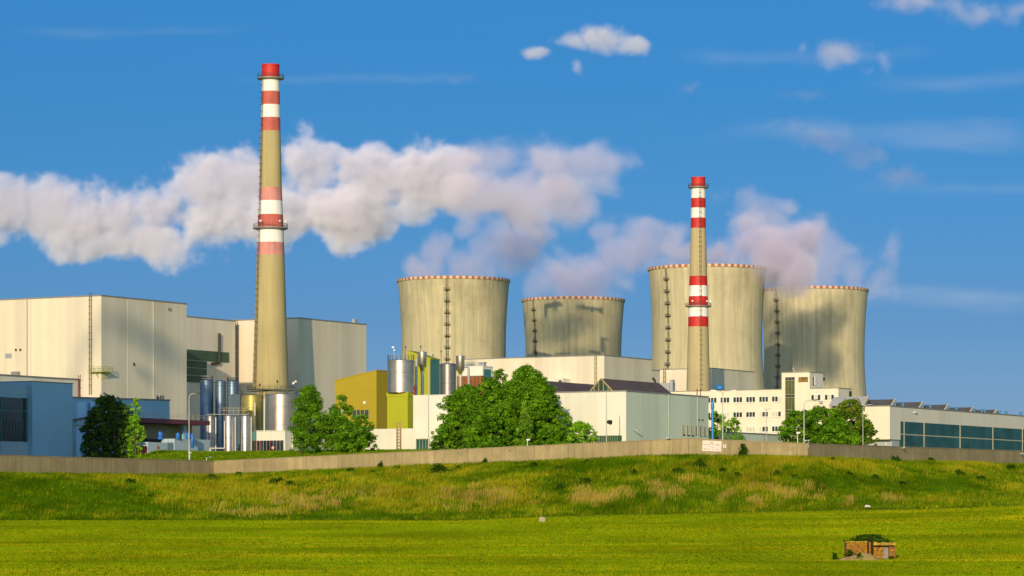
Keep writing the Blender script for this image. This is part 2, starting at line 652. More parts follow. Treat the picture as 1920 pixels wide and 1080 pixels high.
# field with young corn
vs, fs = [], []
pxs = list(np.arange(-1500, 3500, 60.0))
ys = list(np.arange(2, 290, 12.0)) + list(np.arange(290, 447, 2.6)) + [448.5]
for Y in ys:
    for px in pxs:
        fx, fy, fz = foot_at(px)
        Ye = min(Y, fy + 1.0)
        k = (px - 960.0) / FPX
        spread = 1.0 + 5.0 * max(0.0, 1 - Ye / 280.0)
        x = k * Ye * spread if Ye < 280 else k * Ye
        vs.append((x, Ye, field_z(x, Ye) + 0.07 * fbm(x, Ye, 0.06)))
n = len(pxs)
for j in range(len(ys) - 1):
    for i in range(n - 1):
        fs.append((j * n + i, j * n + i + 1, (j + 1) * n + i + 1, (j + 1) * n + i))
field = structure(fast_mesh('field', vs, fs, M_FIELD, nper=4, smooth=True))

# embankment up to the wall
NT = 34


def bank_pt(px, t):
    fx, fy, fz = foot_at(px)
    wx, wy, wt, wb = wall_at(px)
    x, y = fx + (wx - fx) * t, fy + (wy - fy) * t
    p = t ** 0.78
    p = 0.6 * p + 0.4 * (t * t * (3 - 2 * t))
    z = fz + (wb + 0.05 - fz) * p
    edge = min(1, t * 6) * min(1, (1 - t) * 6)
    z += edge * (0.45 * fbm(x, y, 0.05, 3.0) + 0.22 * fbm(x, y, 0.2, 9.0))
    return x, y, z


pxs = np.arange(-420, 2500, 9.0)
vs, fs = [], []
for j in range(NT + 1):
    for px in pxs:
        x, y, z = bank_pt(px, j / NT)
        if j == 0:
            y -= 2.0
            z -= 0.25
        vs.append((x, y, z))
n = len(pxs)
for j in range(NT):
    for i in range(n - 1):
        fs.append((j * n + i, j * n + i + 1, (j + 1) * n + i + 1, (j + 1) * n + i))
structure(fast_mesh('embankment', vs, fs, M_BANK, nper=4, smooth=True))

# plant yard behind the wall (lower ground by the blue sheds on the left)


def yard_level(px, dy, wt):
    t = min(dy / 75.0, 1)
    t = t * t * (3 - 2 * t)
    q = min(max((px - 215) / 90.0, 0), 1)
    q = q * q * (3 - 2 * q)
    z0 = wt - 0.55
    z1 = GZ - 3.3 * (1 - q) * (1 - min(max((dy - 150) / 150.0, 0), 1))
    return z0 + (z1 - z0) * t


vs, fs = [], []
pxs = list(np.arange(-6000, -420, 600.0)) + list(np.arange(-420, 2500, 5.0)) + list(np.arange(2600, 8000, 600.0))
rows = [0.33, 4, 10, 20, 35, 55, 80, 130, 300, 800, 2000, 5000, 12000]
for dy in rows:
    for px in pxs:
        wx, wy, wt, wb = wall_at(px)
        k = (px - 960.0) / FPX
        Y = wy + dy
        vs.append((k * Y, Y, yard_level(px, dy, wt)))
n = len(pxs)
for j in range(len(rows) - 1):
    for i in range(n - 1):
        fs.append((j * n + i, j * n + i + 1, (j + 1) * n + i + 1, (j + 1) * n + i))
structure(fast_mesh('yard_ground', vs, fs, M_YARD, nper=4, smooth=True))


def yard_z(x, Y):
    px = 960 + FPX * x / Y
    wx, wy, wt, wb = wall_at(px)
    return yard_level(px, max(Y - wy, 0), wt)


# ------------------------------------------------------------------ perimeter wall
wt_ = thing('perimeter_wall', 'long stained concrete wall running along the top of the grass bank', 'wall', (0, 0, 0))
for i in range(4):
    a, c = WALL[i], WALL[i + 1]
    ln = math.hypot(c[0] - a[0], c[1] - a[1])
    b = MB()
    th = 0.32
    b._add([(0, 0, a[3] - 1.2), (ln, 0, c[3] - 1.2), (ln, th, c[3] - 1.2), (0, th, a[3] - 1.2),
            (0, 0, a[2]), (ln, 0, c[2]), (ln, th, c[2]), (0, th, a[2])],
           [(0, 3, 2, 1), (4, 5, 6, 7), (0, 1, 5, 4), (1, 2, 6, 5), (2, 3, 7, 6), (3, 0, 4, 7)])
    o = b.build('wall_panel', M_WALL, wt_)
    o.location = (a[0], a[1], -.004 * i)
    o.rotation_euler = (0, 0, math.atan2(c[1] - a[1], c[0] - a[0]))
    b = MB()
    b._add([(0.01, -0.06, a[2] + 0.003), (ln - 0.01, -0.06, c[2] + 0.003), (ln - 0.01, th + 0.06, c[2] + 0.003), (0.01, th + 0.06, a[2] + 0.003),
            (0.01, -0.06, a[2] + 0.12), (ln - 0.01, -0.06, c[2] + 0.12), (ln - 0.01, th + 0.06, c[2] + 0.12), (0.01, th + 0.06, a[2] + 0.12)],
           [(0, 3, 2, 1), (4, 5, 6, 7), (0, 1, 5, 4), (1, 2, 6, 5), (2, 3, 7, 6), (3, 0, 4, 7)])
    c_ = b.build('coping', mat('coping_concrete', (0.30, 0.24, 0.13), 0.9, var=0.15), o)

# ------------------------------------------------------------------ cooling towers
ZT, RT = 87.0, 27.9


def tower_r(z):
    bb = 95.0 if z > ZT else 76.0
    return RT * math.sqrt(1 + ((z - ZT) / bb) ** 2)


M_CONCR = mat('tower_concrete_ribbed', (0.62, 0.545, 0.345), 0.9, var=0.12, vscale=0.03, streak=0.30, sscale=0.45, sstretch=0.016,
              seam=2 * math.pi / 56, seamw=0.07, seamd=0.16, radial=True, fine=0.06, dirt=(0.22, 0.19, 0.12), dirtamt=0.5, dirtscale=0.03, bump=0.12, bscale=0.6)


def cooling_tower(name, px, Y, ladder_px, label, m_shell):
    t = thing(name, label, 'cooling tower', (xw(px, Y), Y, 0), 0, 'cooling towers of the power station')
    TOP = 124.0
    zs = [GZ - 0.5] + list(np.linspace(16, TOP - 1.45, 40))
    MB().lathe([(tower_r(z), z) for z in zs], 120).build('shell', m_shell, t)
    b = MB()
    b.lathe([(tower_r(z) - 0.9, z) for z in reversed(zs[10:])] , 96)
    b.build('inner_shell', M_CONC, t)
    # painted rim blocks
    b = MB()
    npair = 112
    r1 = tower_r(TOP) + 0.35
    b.lathe([(tower_r(TOP - 1.45) + 0.003, TOP - 1.5), (r1, TOP - 1.4), (r1, TOP), (r1 - 1.6, TOP), (r1 - 1.6, TOP - 1.7)], npair,
            mats=lambda k, i: i % 2)
    b.build('rim', [M_RIMR, mat('rim_cream', (.60, .53, .38), .8, var=.15, vscale=.3)], t)
    # caged ladder with landings
    b = MB()
    off = (ladder_px - px) / FPX * Y
    ang = -math.pi / 2 + math.asin(off / RT)
    ca, sa = math.cos(ang), math.sin(ang)
    zz = list(np.linspace(40, TOP - 1.5, 26))
    for z0, z1 in zip(zz[:-1], zz[1:]):
        for s in (-0.45, 0.45):
            p = [((tower_r(z) + 0.5) * ca - sa * s, (tower_r(z) + 0.5) * sa + ca * s, z) for z in (z0, z1)]
            b.tube(p[0], p[1], 0.13, 0.13, 5)
        r_ = tower_r(z0) + 0.5
        b.tube((r_ * ca + sa * .45, r_ * sa - ca * .45, z0), (r_ * ca - sa * .45, r_ * sa + ca * .45, z0), 0.1, 0.1, 4)
    b.build('ladder', M_DARK, t)
    z = TOP - 7.5
    while z > 40:
        b = MB()
        r_ = tower_r(z)
        c1 = Vector((ca, sa, 0))
        tn = Vector((-sa, ca, 0))

        def pp(a, s, h):
            q = c1 * (r_ + a) + tn * s
            return (q.x, q.y, z + h)
        vs = [pp(0.0, -1.4, 0), pp(1.5, -1.4, 0), pp(1.5, 1.4, 0), pp(0.0, 1.4, 0), pp(0, -1.4, .3), pp(1.5, -1.4, .3), pp(1.5, 1.4, .3), pp(0, 1.4, .3)]
        b._add(vs, [(0, 3, 2, 1), (4, 5, 6, 7), (0, 1, 5, 4), (1, 2, 6, 5), (2, 3, 7, 6), (3, 0, 4, 7)])
        for hh in (0.8, 1.3):
            b.path([pp(0, -1.4, hh), pp(1.45, -1.4, hh), pp(1.45, 1.4, hh), pp(0, 1.4, hh)], 0.07, 4)
        for s in (-1.4, 0, 1.4):
            b.tube(pp(1.45, s, 0), pp(1.45, s, 1.3), 0.07, 0.07, 4)
        b.build('landing', M_DARK, t)
        z -= 6.1
    return t


M_RIMR = mat('rim_red', (0.44, 0.12, 0.06), 0.75, var=0.2, vscale=0.3)
TOW = [(850.5, 1653, 841), (1075, 1807, 1005), (1326, 1574, 1251), (1526.5, 1725, 1455)]
cooling_tower('cooling_tower', *TOW[0], 'grimy concrete cooling tower nearest the tall left chimney, ladder down its middle', M_CONC)
cooling_tower('cooling_tower', *TOW[1], 'shortest looking concrete cooling tower, blotched dark, behind the long pale hall', M_CONC)
cooling_tower('cooling_tower', *TOW[2], 'largest looking ribbed concrete cooling tower, standing directly behind the shorter chimney', M_CONCR)
cooling_tower('cooling_tower', *TOW[3], 'ribbed concrete cooling tower with steam shadow behind the white office block', M_CONCR)

# ------------------------------------------------------------------ chimneys


def chimney(px, Y, top, prof_px, bands, platforms, ladder_ang, label, mconc, mats):
    t = thing('chimney', label, 'chimney', (xw(px, Y), Y, 0), 0, 'red and white banded chimneys')
    ys = [p[0] for p in prof_px]
    rs = [p[1] * Y / FPX for p in prof_px]

    def rad(z):
        py = HOR - z * FPX / Y
        return float(np.interp(py, ys, rs))
    edges = [b_[0] for b_ in bands] + [bands[-1][1]]
    zz, mm = [], []
    for (ya, yb, mi) in bands:
        zb = zw(yb, Y) if yb < 900 else GZ - 0.5
        za = zw(ya, Y)
        nseg = max(1, int((za - zb) / 6))
        for k in range(nseg):
            zz.append(za - (za - zb) * k / nseg)
            mm.append(mi)
    zz.append(GZ - 0.5)
    zz = zz[::-1]
    mm = mm[::-1]
    prof = [(rad(z), z) for z in zz]
    b = MB()
    b.lathe(prof, 64, mats=lambda k, i: mm[k])
    ztop = zz[-1]
    rt = rad(ztop)
    b.lathe([(rt + 0.001, ztop), (rt + 0.12, ztop - 0.4), (rt + 0.12, ztop + 0.12), (rt - 0.5, ztop + 0.12), (rt - 0.5, ztop - 6)], 64, mi=mm[-1])
    b.build('shaft', mats, t, sharp=60)
    for py in platforms:
        z = zw(py, Y)
        r = rad(z)
        b = MB()
        b.lathe([(r - 0.05, z - 0.5), (r + 0.5, z - 0.25), (r + 1.35, z - 0.05), (r + 1.35, z + 0.25), (r - 0.05, z + 0.25)], 48)
        p = b.build('platform', M_TRIM, t)
        b = MB()
        n = 36
        for h in (0.75, 1.35):
            ring = [((r + 1.25) * math.cos(a), (r + 1.25) * math.sin(a), z + h) for a in np.linspace(0, 2 * math.pi, n + 1)]
            b.path(ring, 0.05, 4)
        for a in np.linspace(0, 2 * math.pi, n + 1)[:-1]:
            q = ((r + 1.25) * math.cos(a), (r + 1.25) * math.sin(a))
            b.tube((*q, z + .2), (*q, z + 1.35), 0.05, 0.05, 4)
        b.build('railing', M_DARK, p)
    # ladder
    b = MB()
    ca, sa = math.cos(ladder_ang), math.sin(ladder_ang)
    zl = list(np.linspace(GZ + 2, ztop - 4.2, 60))
    for z0, z1 in zip(zl[:-1], zl[1:]):
        for s in (-0.33, 0.33):
            q = [((rad(z) + 0.3) * ca - sa * s, (rad(z) + 0.3) * sa + ca * s, z) for z in (z0, z1)]
            b.tube(q[0], q[1], 0.05, 0.05, 4)
        for k in range(3):
            z = z0 + (z1 - z0) * k / 3
            r_ = rad(z) + 0.3
            b.tube((r_ * ca + sa * .33, r_ * sa - ca * .33, z), (r_ * ca - sa * .33, r_ * sa + ca * .33, z), 0.05, 0.05, 4)
        z = z0
        r_ = rad(z) + 0.3
        hoop = [((r_ + .8 * math.sin(g)) * ca - sa * .5 * math.cos(g), (r_ + .8 * math.sin(g)) * sa + ca * .5 * math.cos(g), z) for g in np.linspace(0, math.pi, 6)]
        b.path(hoop, 0.06, 4)
    b.build('ladder', M_DARK, t)
    # dish on the lower gallery
    z = zw(platforms[1], Y) + 1.3
    r = rad(z) + 1.3
    for k, (ad, rr) in enumerate(((R(-118), 0.36), (R(-20), 0.42), (R(-50), 0.3))):
        c = Vector((r * math.cos(ad), r * math.sin(ad), z + 0.5))
        b = MB()
        b.tube(c, c + Vector((-0.2, -0.7, 0.15)), 0.15, rr, 14)
        b.tube((c.x, c.y, z - 1), (c.x, c.y, z + .7), 0.05, 0.05, 5)
        b.build('antenna_dish', M_GALV, t)
    return t


chimney(507.3, 920, 133, [(122, 16.3), (148, 17), (246, 18.6), (352, 21.2), (430, 24.4), (480, 26.2), (600, 29.8), (735, 34), (900, 39)],
        [(122, 147, 0), (147, 172, 2), (172, 197, 1), (197, 221, 2), (221, 246, 1), (246, 352, 3), (352, 377, 4), (377, 403, 2), (403, 429, 1), (429, 455, 2), (455, 479, 4), (479, 999, 3)],
        [148, 429], R(-140), 'taller red and white banded chimney with sun-faded bands, rising behind the steel tanks', M_CHIM,
        [M_RED, M_REDF, M_BANDW, M_CHIM, M_PINK])
chimney(1309.3, 1230, 133, [(333, 12.9), (352, 13.3), (428, 14.2), (518, 16.6), (575, 18.4), (613, 19.2), (735, 22.2), (900, 25)],
        [(333, 352, 0), (352, 372, 2), (372, 390, 0), (390, 409, 2), (409, 428, 0), (428, 518, 3), (518, 536, 0), (536, 556, 2), (556, 575, 0), (575, 594, 2), (594, 613, 0), (613, 999, 3)],
        [352, 575], R(-80), 'shorter looking chimney with fresh red and white bands in front of a cooling tower', M_CHIM2,
        [M_RED, M_REDF, M_BANDW, M_CHIM2, M_PINK])

# ------------------------------------------------------------------ reactor blocks


def hall(px, Y, top, pu, pv, label, m=M_PANEL, name='reactor_hall', group='pale panel-clad reactor halls', nudge=0.0):
    B = Bld(px, Y, name, label, 'building', group=group)
    h = top - B.z0
    ul, vl = B.u(pu), B.v(pv)
    B.h, B.ul, B.vl = h, ul, vl
    B.part('wall', m, 0, ul, 0, vl, 0, h)
    b = MB()
    b.box(-0.12, ul + 0.12, -0.12, vl + 0.12, h + 0.003, h + 0.35)
    b.build('roof', M_TRIM, B.o)
    return B


B1 = hall(190, 845, 59, 350, -60, 'long pale hall at the left edge with a caged ladder up its sunny face')
v, z = B1.vz(170.5, 740)
ladder(B1.o, mat('grey_iron', (0.14, 0.13, 0.11), 0.6, 0.3), (0, v), z, B1.h, out=(-1, 0), width=0.75, r=0.085)
# maintenance balcony round the corner
v, z = B1.vz(172, 697)
b = MB()
b.box(-1.4, -0.02, -1.6, v, z - 0.25, z)
b.box(-0.02, 3.2, -1.6, -0.02, z - 0.25, z)
railing(b, [(-1.35, v), (-1.35, -1.55), (3.15, -1.55), (3.15, -0.05)], z, 1.3, 0.06)
for q in (0.5, 2.5):
    b.tube((q, -0.05, z - 1.8), (q, -1.5, z - 0.2), 0.08, 0.08, 5)
b.tube((-0.05, 1, z - 1.8), (-1.3, 1, z - 0.2), 0.08, 0.08, 5)
b.build('balcony', mat('yellow_green_steel', (0.30, 0.34, 0.06), 0.6, var=0.1), B1.o)
B1.win_v('louvre', M_GALV, 10, 663, 22, 672)
B1.win_v('air_intake', M_TRIM, 27, 697, 38, 708, depth=1.5)
for px in (30.5, 39):
    B1.win_v('vent_cap', M_DARK, px - 1, 654, px + 1, 658, depth=0.4)
B1.win_u('louvre', M_TRIM, 315.5, 577, 318, 583)
B1.win_u('louvre', M_TRIM, 319, 578, 321.5, 584)
B1.win_u('vent_cap', M_DARK, 249.5, 680, 251, 685, depth=0.3)
for px in (51, 240, 287.5):
    if px < 190:
        v, _ = B1.vz(px, 600)
        MB().box(-0.1, -0.02, v - 0.12, v + 0.12, 0, B1.h).build('downpipe', M_TRIM, B1.o)
    else:
        u, _ = B1.uz(px, 600)
        MB().box(u - 0.1, u + 0.1, -0.1, -0.02, 0, B1.h).build('downpipe', M_PANEL2, B1.o)

# link and second hall
LK = hall(334, 924.4, 58.5, 441, 250, 'recessed pale link wall with green louvre bands between two reactor halls', m=M_PANEL2, name='link_hall', group='link halls between the reactor halls')
for (a, c, d, e) in ((350, 655, 428, 674), (350, 675.5, 386.5, 688), (350, 689.5, 386.5, 702), (350, 703.5, 386.5, 716)):
    LK.win_u('louvre_band', M_GREENL, a, c, d, e, depth=0.25)
u0, z0 = LK.uz(409, 625)
u1, z1 = LK.uz(408.5, 681)
u2, z2 = LK.uz(394, 681)
MB().path([(u0, -0.5, z0), (u1, -0.5, z1), (u2, -0.5, z2 - 0.2)], 0.42, 8).build('exhaust_pipe', M_DARK, LK.o)
B2 = hall(560, 943, 59, 687, 250, 'pale hall right behind the tall chimney, catching the chimney shadow')
v, _ = B2.vz(444, 640)
ladder(B2.o, mat('straw_iron', (0.30, 0.25, 0.12), 0.6, 0.3), (0, v), 12, B2.h, out=(-1, 0), width=0.75, r=0.085)
b = MB()
b.box(B2.ul - 5, B2.ul - 3.6, 1, 2.2, B2.h + .35, B2.h + 1.7)
b.build('roof_vent', M_GALV, B2.o)
B3 = hall(1133, 1168, 59, 1222.5, 858, 'long pale hall in front of the shortest looking cooling tower')
v, _ = B3.vz(1117.5, 700)
ladder(B3.o, MATS['straw_iron'], (0, v), 12, B3.h - 0.4, out=(-1, 0), width=0.8, r=0.11)
v, _ = B3.vz(1019.5, 700)
MB().box(-0.1, -0.02, v - 0.15, v + 0.15, 0, B3.h).build('downpipe', M_PANEL2, B3.o)
v1, z1 = B3.vz(1039, 711)
v2, z2 = B3.vz(1070, 722)
MB().box(-6, -0.02, v2, v1, z2 - 8, z1).build('annex_wall', M_PANEL2, B3.o)
v1, z1 = B3.vz(1062, 714)
v2, z2 = B3.vz(1070, 722)
MB().box(-6.1, -5.9, v2 + .5, v1, z2, z1).build('window', M_GLASS, B3.o)
LK2 = hall(1205, 1245, 57.3, 1237.5, 1150, 'narrow recessed pale link left of the shorter chimney', m=M_PANEL2, name='link_hall', group='link halls between the reactor halls')
u0, z0 = LK2.uz(1224.5, 709)
u1, z1 = LK2.uz(1225, 722)
MB().path([(u0 - 2, -0.9, z0), (u0, -0.9, z0 - 1.0), (u1, -0.9, z1)], 0.35, 8).build('exhaust_pipe', M_DARK, LK2.o)
B4 = hall(1335, 1266, 58.7, 1415, 1160, 'low looking pale hall directly behind the shorter chimney')
v, _ = B4.vz(1246.5, 710)
ladder(B4.o, MATS['straw_iron'], (0, v), 15, B4.h - 0.4, out=(-1, 0), width=1.0, r=0.14)
# ------------------------------------------------------------------ left edge: annex and blue halls
A1 = Bld(-60, 722, 'annex', 'low pale annex with a red ladder, between the blue hall and the big left hall')
u1 = A1.u(150)
_, h = A1.uz(75, 708.5)
A1.part('wall', M_PANEL2, 0, u1, 0, 26, 0, h)
A1.part('roof', M_TRIM, -0.1, u1 + 0.1, -0.15, 26, h + 0.003, h + 0.35)
ladder(A1.o, M_RUSTRED, (u1 - 0.6, 0), h - 8, h + 0.3, out=(0, -1), width=0.8, r=0.09)

BL = Bld(-70, 560, 'blue_hall', 'pale blue sheet-clad hall with a tall dark window at the left edge')
up0, hp = BL.uz(55, 716)
up1, hp1 = BL.uz(130.7, 720)
_, hm = BL.uz(30, 721.5)
BL.part('wall', M_BLUE, 0, up1 - 0.5, 0.5, 14, 0, hm)
BL.part('front_panel', M_BLUED, up0, up1, -0.7, 13, 0, (hp + hp1) / 2)
BL.part('roof', M_TRIM, up0 - 0.1, up1 + 0.1, -0.8, 13.1, (hp + hp1) / 2 + 0.003, (hp + hp1) / 2 + 0.18)
BL.part('fascia', mat('grey_blue_sheet', (0.30, 0.48, 0.60), 0.6, var=0.05), 0, up0 - .02, 0.35, 0.497, hm - 1.9, hm + 0.1)
wn = BL.win_u('window', M_GLASS, -60, 741, 52.5, 826, depth=0.05, v=0.5)
b = MB()
_, zt = BL.uz(20, 744.5)
_, zb = BL.uz(20, 826)
for px in (-32, 5, 52):
    u, _ = BL.uz(px, 780)
    b.box(u - .12, u + .12, 0.33, 0.447, zb, zt)
_, zm = BL.uz(20, 770)
b.box(-.5, up0 - .3, 0.32, 0.44, zm - .1, zm + .1)
b.build('window_frame', M_TEALP, wn)
b = MB()
for px in range(-20, 48, 6):
    u, zz = BL.uz(px, 788)
    b.box(u - .12, u + .12, 0.36, 0.446, zz - 2.0, zz)
b.build('radiator', mat('dim_grey', (0.10, 0.11, 0.12), 0.7), wn)
BL.win_u('door', M_RUSTRED, 6, 834.5, 33.5, 856, depth=0.12, v=0.5)
BL.part('plinth', mat('pale_grey_blue', (0.36, 0.50, 0.58), 0.7, var=.06), BL.u(4), up0 - .01, 0.36, 0.497, 0, BL.uz(30, 828)[1])

B5 = Bld(100, 628, 'blue_hall', 'long pale blue shed behind the pair of blue silos and the dark tree')
ua, ha = B5.uz(131, 747)
ub, hb = B5.uz(318, 751.5)
MB().prism([(0, 0), (ub, 0), (ub, hb), (0, ha)], 0, 10, 'y').v
b = MB()
b._add([(0, 0, 0), (ub, 0, 0), (ub, 9, 0), (0, 9, 0), (0, 0, ha), (ub, 0, hb), (ub, 9, hb), (0, 9, ha)],
       [(0, 3, 2, 1), (4, 5, 6, 7), (0, 1, 5, 4), (1, 2, 6, 5), (2, 3, 7, 6), (3, 0, 4, 7)])
b.build('wall', M_BLUED, B5.o)
b = MB()
b._add([(-.1, -.12, ha - .02), (ub + .1, -.12, hb - .02), (ub + .1, 9, hb - .02), (-.1, 9, ha - .02), (-.1, -.12, ha + .3), (ub + .1, -.12, hb + .3), (ub + .1, 9, hb + .3), (-.1, 9, ha + .3)],
       [(0, 3, 2, 1), (4, 5, 6, 7), (0, 1, 5, 4), (1, 2, 6, 5), (2, 3, 7, 6), (3, 0, 4, 7)])
b.build('roof', M_TRIM, B5.o)
b = MB()
for px in (299, 302, 306, 310):
    u, z = B5.uz(px, 751)
    b.tube((u, 0.6, z - .3), (u, 0.6, z + (1.1 if px != 302 else .8)), 0.16, 0.16, 6)
b.build('vent_pipe', M_DARK, B5.o)

for px, r, lab in ((154.5, 11.5, 'pale blue round silo beside the blue hall panel'), (181.5, 13.5, 'pale blue round silo half hidden by the dark tree')):
    Y = 612
    t = thing('silo', lab, 'silo', (xw(px, Y), Y, GZ - 3.5), 0, 'pale blue silos')
    rr = r / FPX * Y
    zt = zw(753, Y) - GZ + 3.5
    b = MB()
    b.lathe([(rr, 0), (rr, zt - .5), (rr * .9, zt - .15), (0.3, zt)], 32, cap_top=True)
    b.build('tank_body', M_BLUE, t)
    b = MB()
    b.tube((rr + .2, -.3, 0), (rr + .2, -.3, zt - .4), 0.1, 0.1, 6)
    b.build('pipe', M_DARK, t)

# inclined truss canopy
Y = 592
t = thing('truss_canopy', 'pale steel lattice canopy on a slim post beside the dark tree', 'canopy', (xw(137, Y), Y, GZ - 3.5))
b = MB()
zp = zw(795, Y) - GZ + 3.5
b.tube((0, 0, 0), (0, 0, zp), 0.16, 0.16, 8)
b.build('post', mat('pale_green_steel', (0.45, 0.52, 0.42), 0.5, var=.08), t)
b = MB()
x0, z0, x1, z1 = -0.8, zw(791, Y) - GZ + 3.5, xw(196, Y) - xw(137, Y), zw(777, Y) - GZ + 3.5
for yy in (0, 2.4):
    b.tube((x0, yy, z0), (x1, yy, z1), 0.09, 0.09, 6)
    b.tube((x0, yy, z0 - .9), (x1, yy, z1 - 1.6), 0.07, 0.07, 6)
    n = 7
    for i in range(n):
        ta, tb_ = i / n, (i + .5) / n
        b.tube((x0 + (x1 - x0) * ta, yy, z0 + (z1 - z0) * ta), (x0 + (x1 - x0) * tb_, yy, z0 - .9 + (z1 - 1.6 - z0 + .9) * tb_), 0.05, 0.05, 5)
        b.tube((x0 + (x1 - x0) * (ta + 1 / n), yy, z0 + (z1 - z0) * (ta + 1 / n)), (x0 + (x1 - x0) * tb_, yy, z0 - .9 + (z1 - 1.6 - z0 + .9) * tb_), 0.05, 0.05, 5)
b.build('truss', MATS['pale_green_steel'], t)
b = MB()
b._add([(x0 - .2, -.3, z0 + .1), (x1, -.3, z1 + .1), (x1, 2.7, z1 + .1), (x0 - .2, 2.7, z0 + .1), (x0 - .2, -.3, z0 + .25), (x1, -.3, z1 + .25), (x1, 2.7, z1 + .25), (x0 - .2, 2.7, z0 + .25)],
       [(0, 3, 2, 1), (4, 5, 6, 7), (0, 1, 5, 4), (1, 2, 6, 5), (2, 3, 7, 6), (3, 0, 4, 7)])
b.build('roof', M_DARK, t)

# plum roofed open shed
SH = Bld(225, 606, 'open_shed', 'open-fronted shed under a plum coloured roof right of the dark tree')
us, _ = SH.uz(236, 800)
ue, _ = SH.uz(384, 800)
um, z_rt = SH.uz(320, 786.5)
_, z_rb = SH.uz(320, 795)
_, z_fl = SH.uz(320, 824)
_, z_f2 = SH.uz(320, 827.5)
SH.part('roof', M_PURPLE, us - .5, ue, -1.3, 7, z_rb, z_rt)
SH.part('back_wall', mat('olive_beige', (0.30, 0.29, 0.20), 0.8, var=.08), us, ue - .3, 3.0, 7, z_f2 + .01, z_rb - .003)
SH.part('floor_slab', mat('dark_plum', (0.06, 0.02, 0.035), .7), us, SH.u(322), -0.7, 2.99, z_f2, z_fl)
SH.win_u('post', M_BLUED, 342, 796, 349, 824, depth=.3, v=1.0)
b = MB()
railing(b, [(us + 4, -1.1), (ue, -1.1)], z_rt, 1.0, 0.045, 1.8)
b.build('railing', mat('pale_olive_steel', (0.45, 0.42, 0.25), .6), SH.o)

LW = Bld(262, 597, 'low_building', 'low pale blue building with small cellar windows under the plum roofed shed')
ul, h1 = LW.uz(300, 829.5)
ur, h2 = LW.uz(326, 822.5)
ue2, _ = LW.uz(392, 830)
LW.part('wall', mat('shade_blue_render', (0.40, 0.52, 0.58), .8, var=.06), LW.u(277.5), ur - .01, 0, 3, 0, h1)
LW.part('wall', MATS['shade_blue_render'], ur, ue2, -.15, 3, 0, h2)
LW.part('door', M_RUSTRED, LW.u(262.5), LW.u(277.3), 0.2, 2.8, 0, LW.uz(270, 836)[1])
for a, c in ((289, 297), (337, 342), (346, 350.5)):
    LW.win_u('window', M_DARK, a, 845.5, c, 852.5, depth=.2)
b = MB()
uu, zz = LW.uz(296, 839)
b.tube((uu, -.04, zz), (uu, -.1, zz), .34, .34, 16)
b.build('round_sign', mat('sign_pink', (.5, .12, .12), .6), LW.o)
b = MB()
uu, zz = LW.uz(313, 829)
for d in (0, .5):
    b.tube((uu + d * 2, -.3, 0), (uu + d * 2, -.3, zz + .2), .07, .07, 5)
b.build('downpipe', M_DARK, LW.o)

for (px, py0, py1, r, lab) in ((300, 810, 824, 5.2, 'bright blue plastic drum standing alone on the open shed edge'),
                               (333.5, 812, 823, 4.2, 'bright blue plastic drum left of the shed post'),
                               (353, 812, 823, 4.5, 'bright blue plastic drum right of the shed post'),
                               (360.5, 814, 840, 3.2, 'tall narrow bright blue tank hanging beside the lamp post')):
    Y = 604 + (px - 300) * .05 + (3.5 if px < 310 else -4.5 + 6)
    b = MB()
    rr = r / FPX * Y
    za, zb = zw(py1, Y), zw(py0, Y)
    b.lathe([(rr * .8, za), (rr, za + .1), (rr, (za + zb) / 2 - .04), (rr * 1.05, (za + zb) / 2), (rr, (za + zb) / 2 + .04), (rr, zb - .15), (rr * .8, zb), (rr * .25, zb + .02), (rr * .25, zb + .12)], 20, cap_top=True, cap_bot=True)
    o = b.build('blue_drum', M_BRIGHTBLUE)
    # origin at the foot
    off = Vector((xw(px, Y), Y, 0))
    o.location = off
    tag(o, lab, 'drum', 'bright blue drums by the shed')

# ------------------------------------------------------------------ tanks


def tank(px, Y, r_px, top, mbody, label, name='tank', group='steel tanks', dome=0.5, base=None, rail=False, n=40, cone=False):
    r = r_px / FPX * Y
    z0 = GZ - .3 if base is None else base
    t = thing(name, label, 'tank', (xw(px, Y), Y, z0), 0, group)
    zt = zw(top, Y) - z0
    b = MB()
    b.lathe([(r, 0), (r, zt - dome), (r * .95, zt - dome * .55), (r * .75, zt - dome * .2), (r * .3, zt), (0.05, zt + .02)], n, cap_top=True, cap_bot=True)
    b.lathe([(r + .002, zt - dome - .25), (r + .07, zt - dome - .22), (r + .07, zt - dome - .05), (r + .002, zt - dome - .02)], n)
    k = 1
    while k * 4.0 < zt - 1:
        b.lathe([(r + .001, k * 4.0), (r + .035, k * 4.0 + .03), (r + .035, k * 4.0 + .10), (r + .001, k * 4.0 + .13)], n)
        k += 1
    b.build('tank_body', mbody, t)
    if rail:
        b = MB()
        m = 20
        pts = [((r - .1) * math.cos(a), (r - .1) * math.sin(a)) for a in np.linspace(0, 2 * math.pi, m + 1)]
        railing(b, pts, zt - dome, 1.15, .04, 3)
        b.build('railing', mat('pale_green_rail', (0.30, 0.36, 0.28), .6), t)
    return t


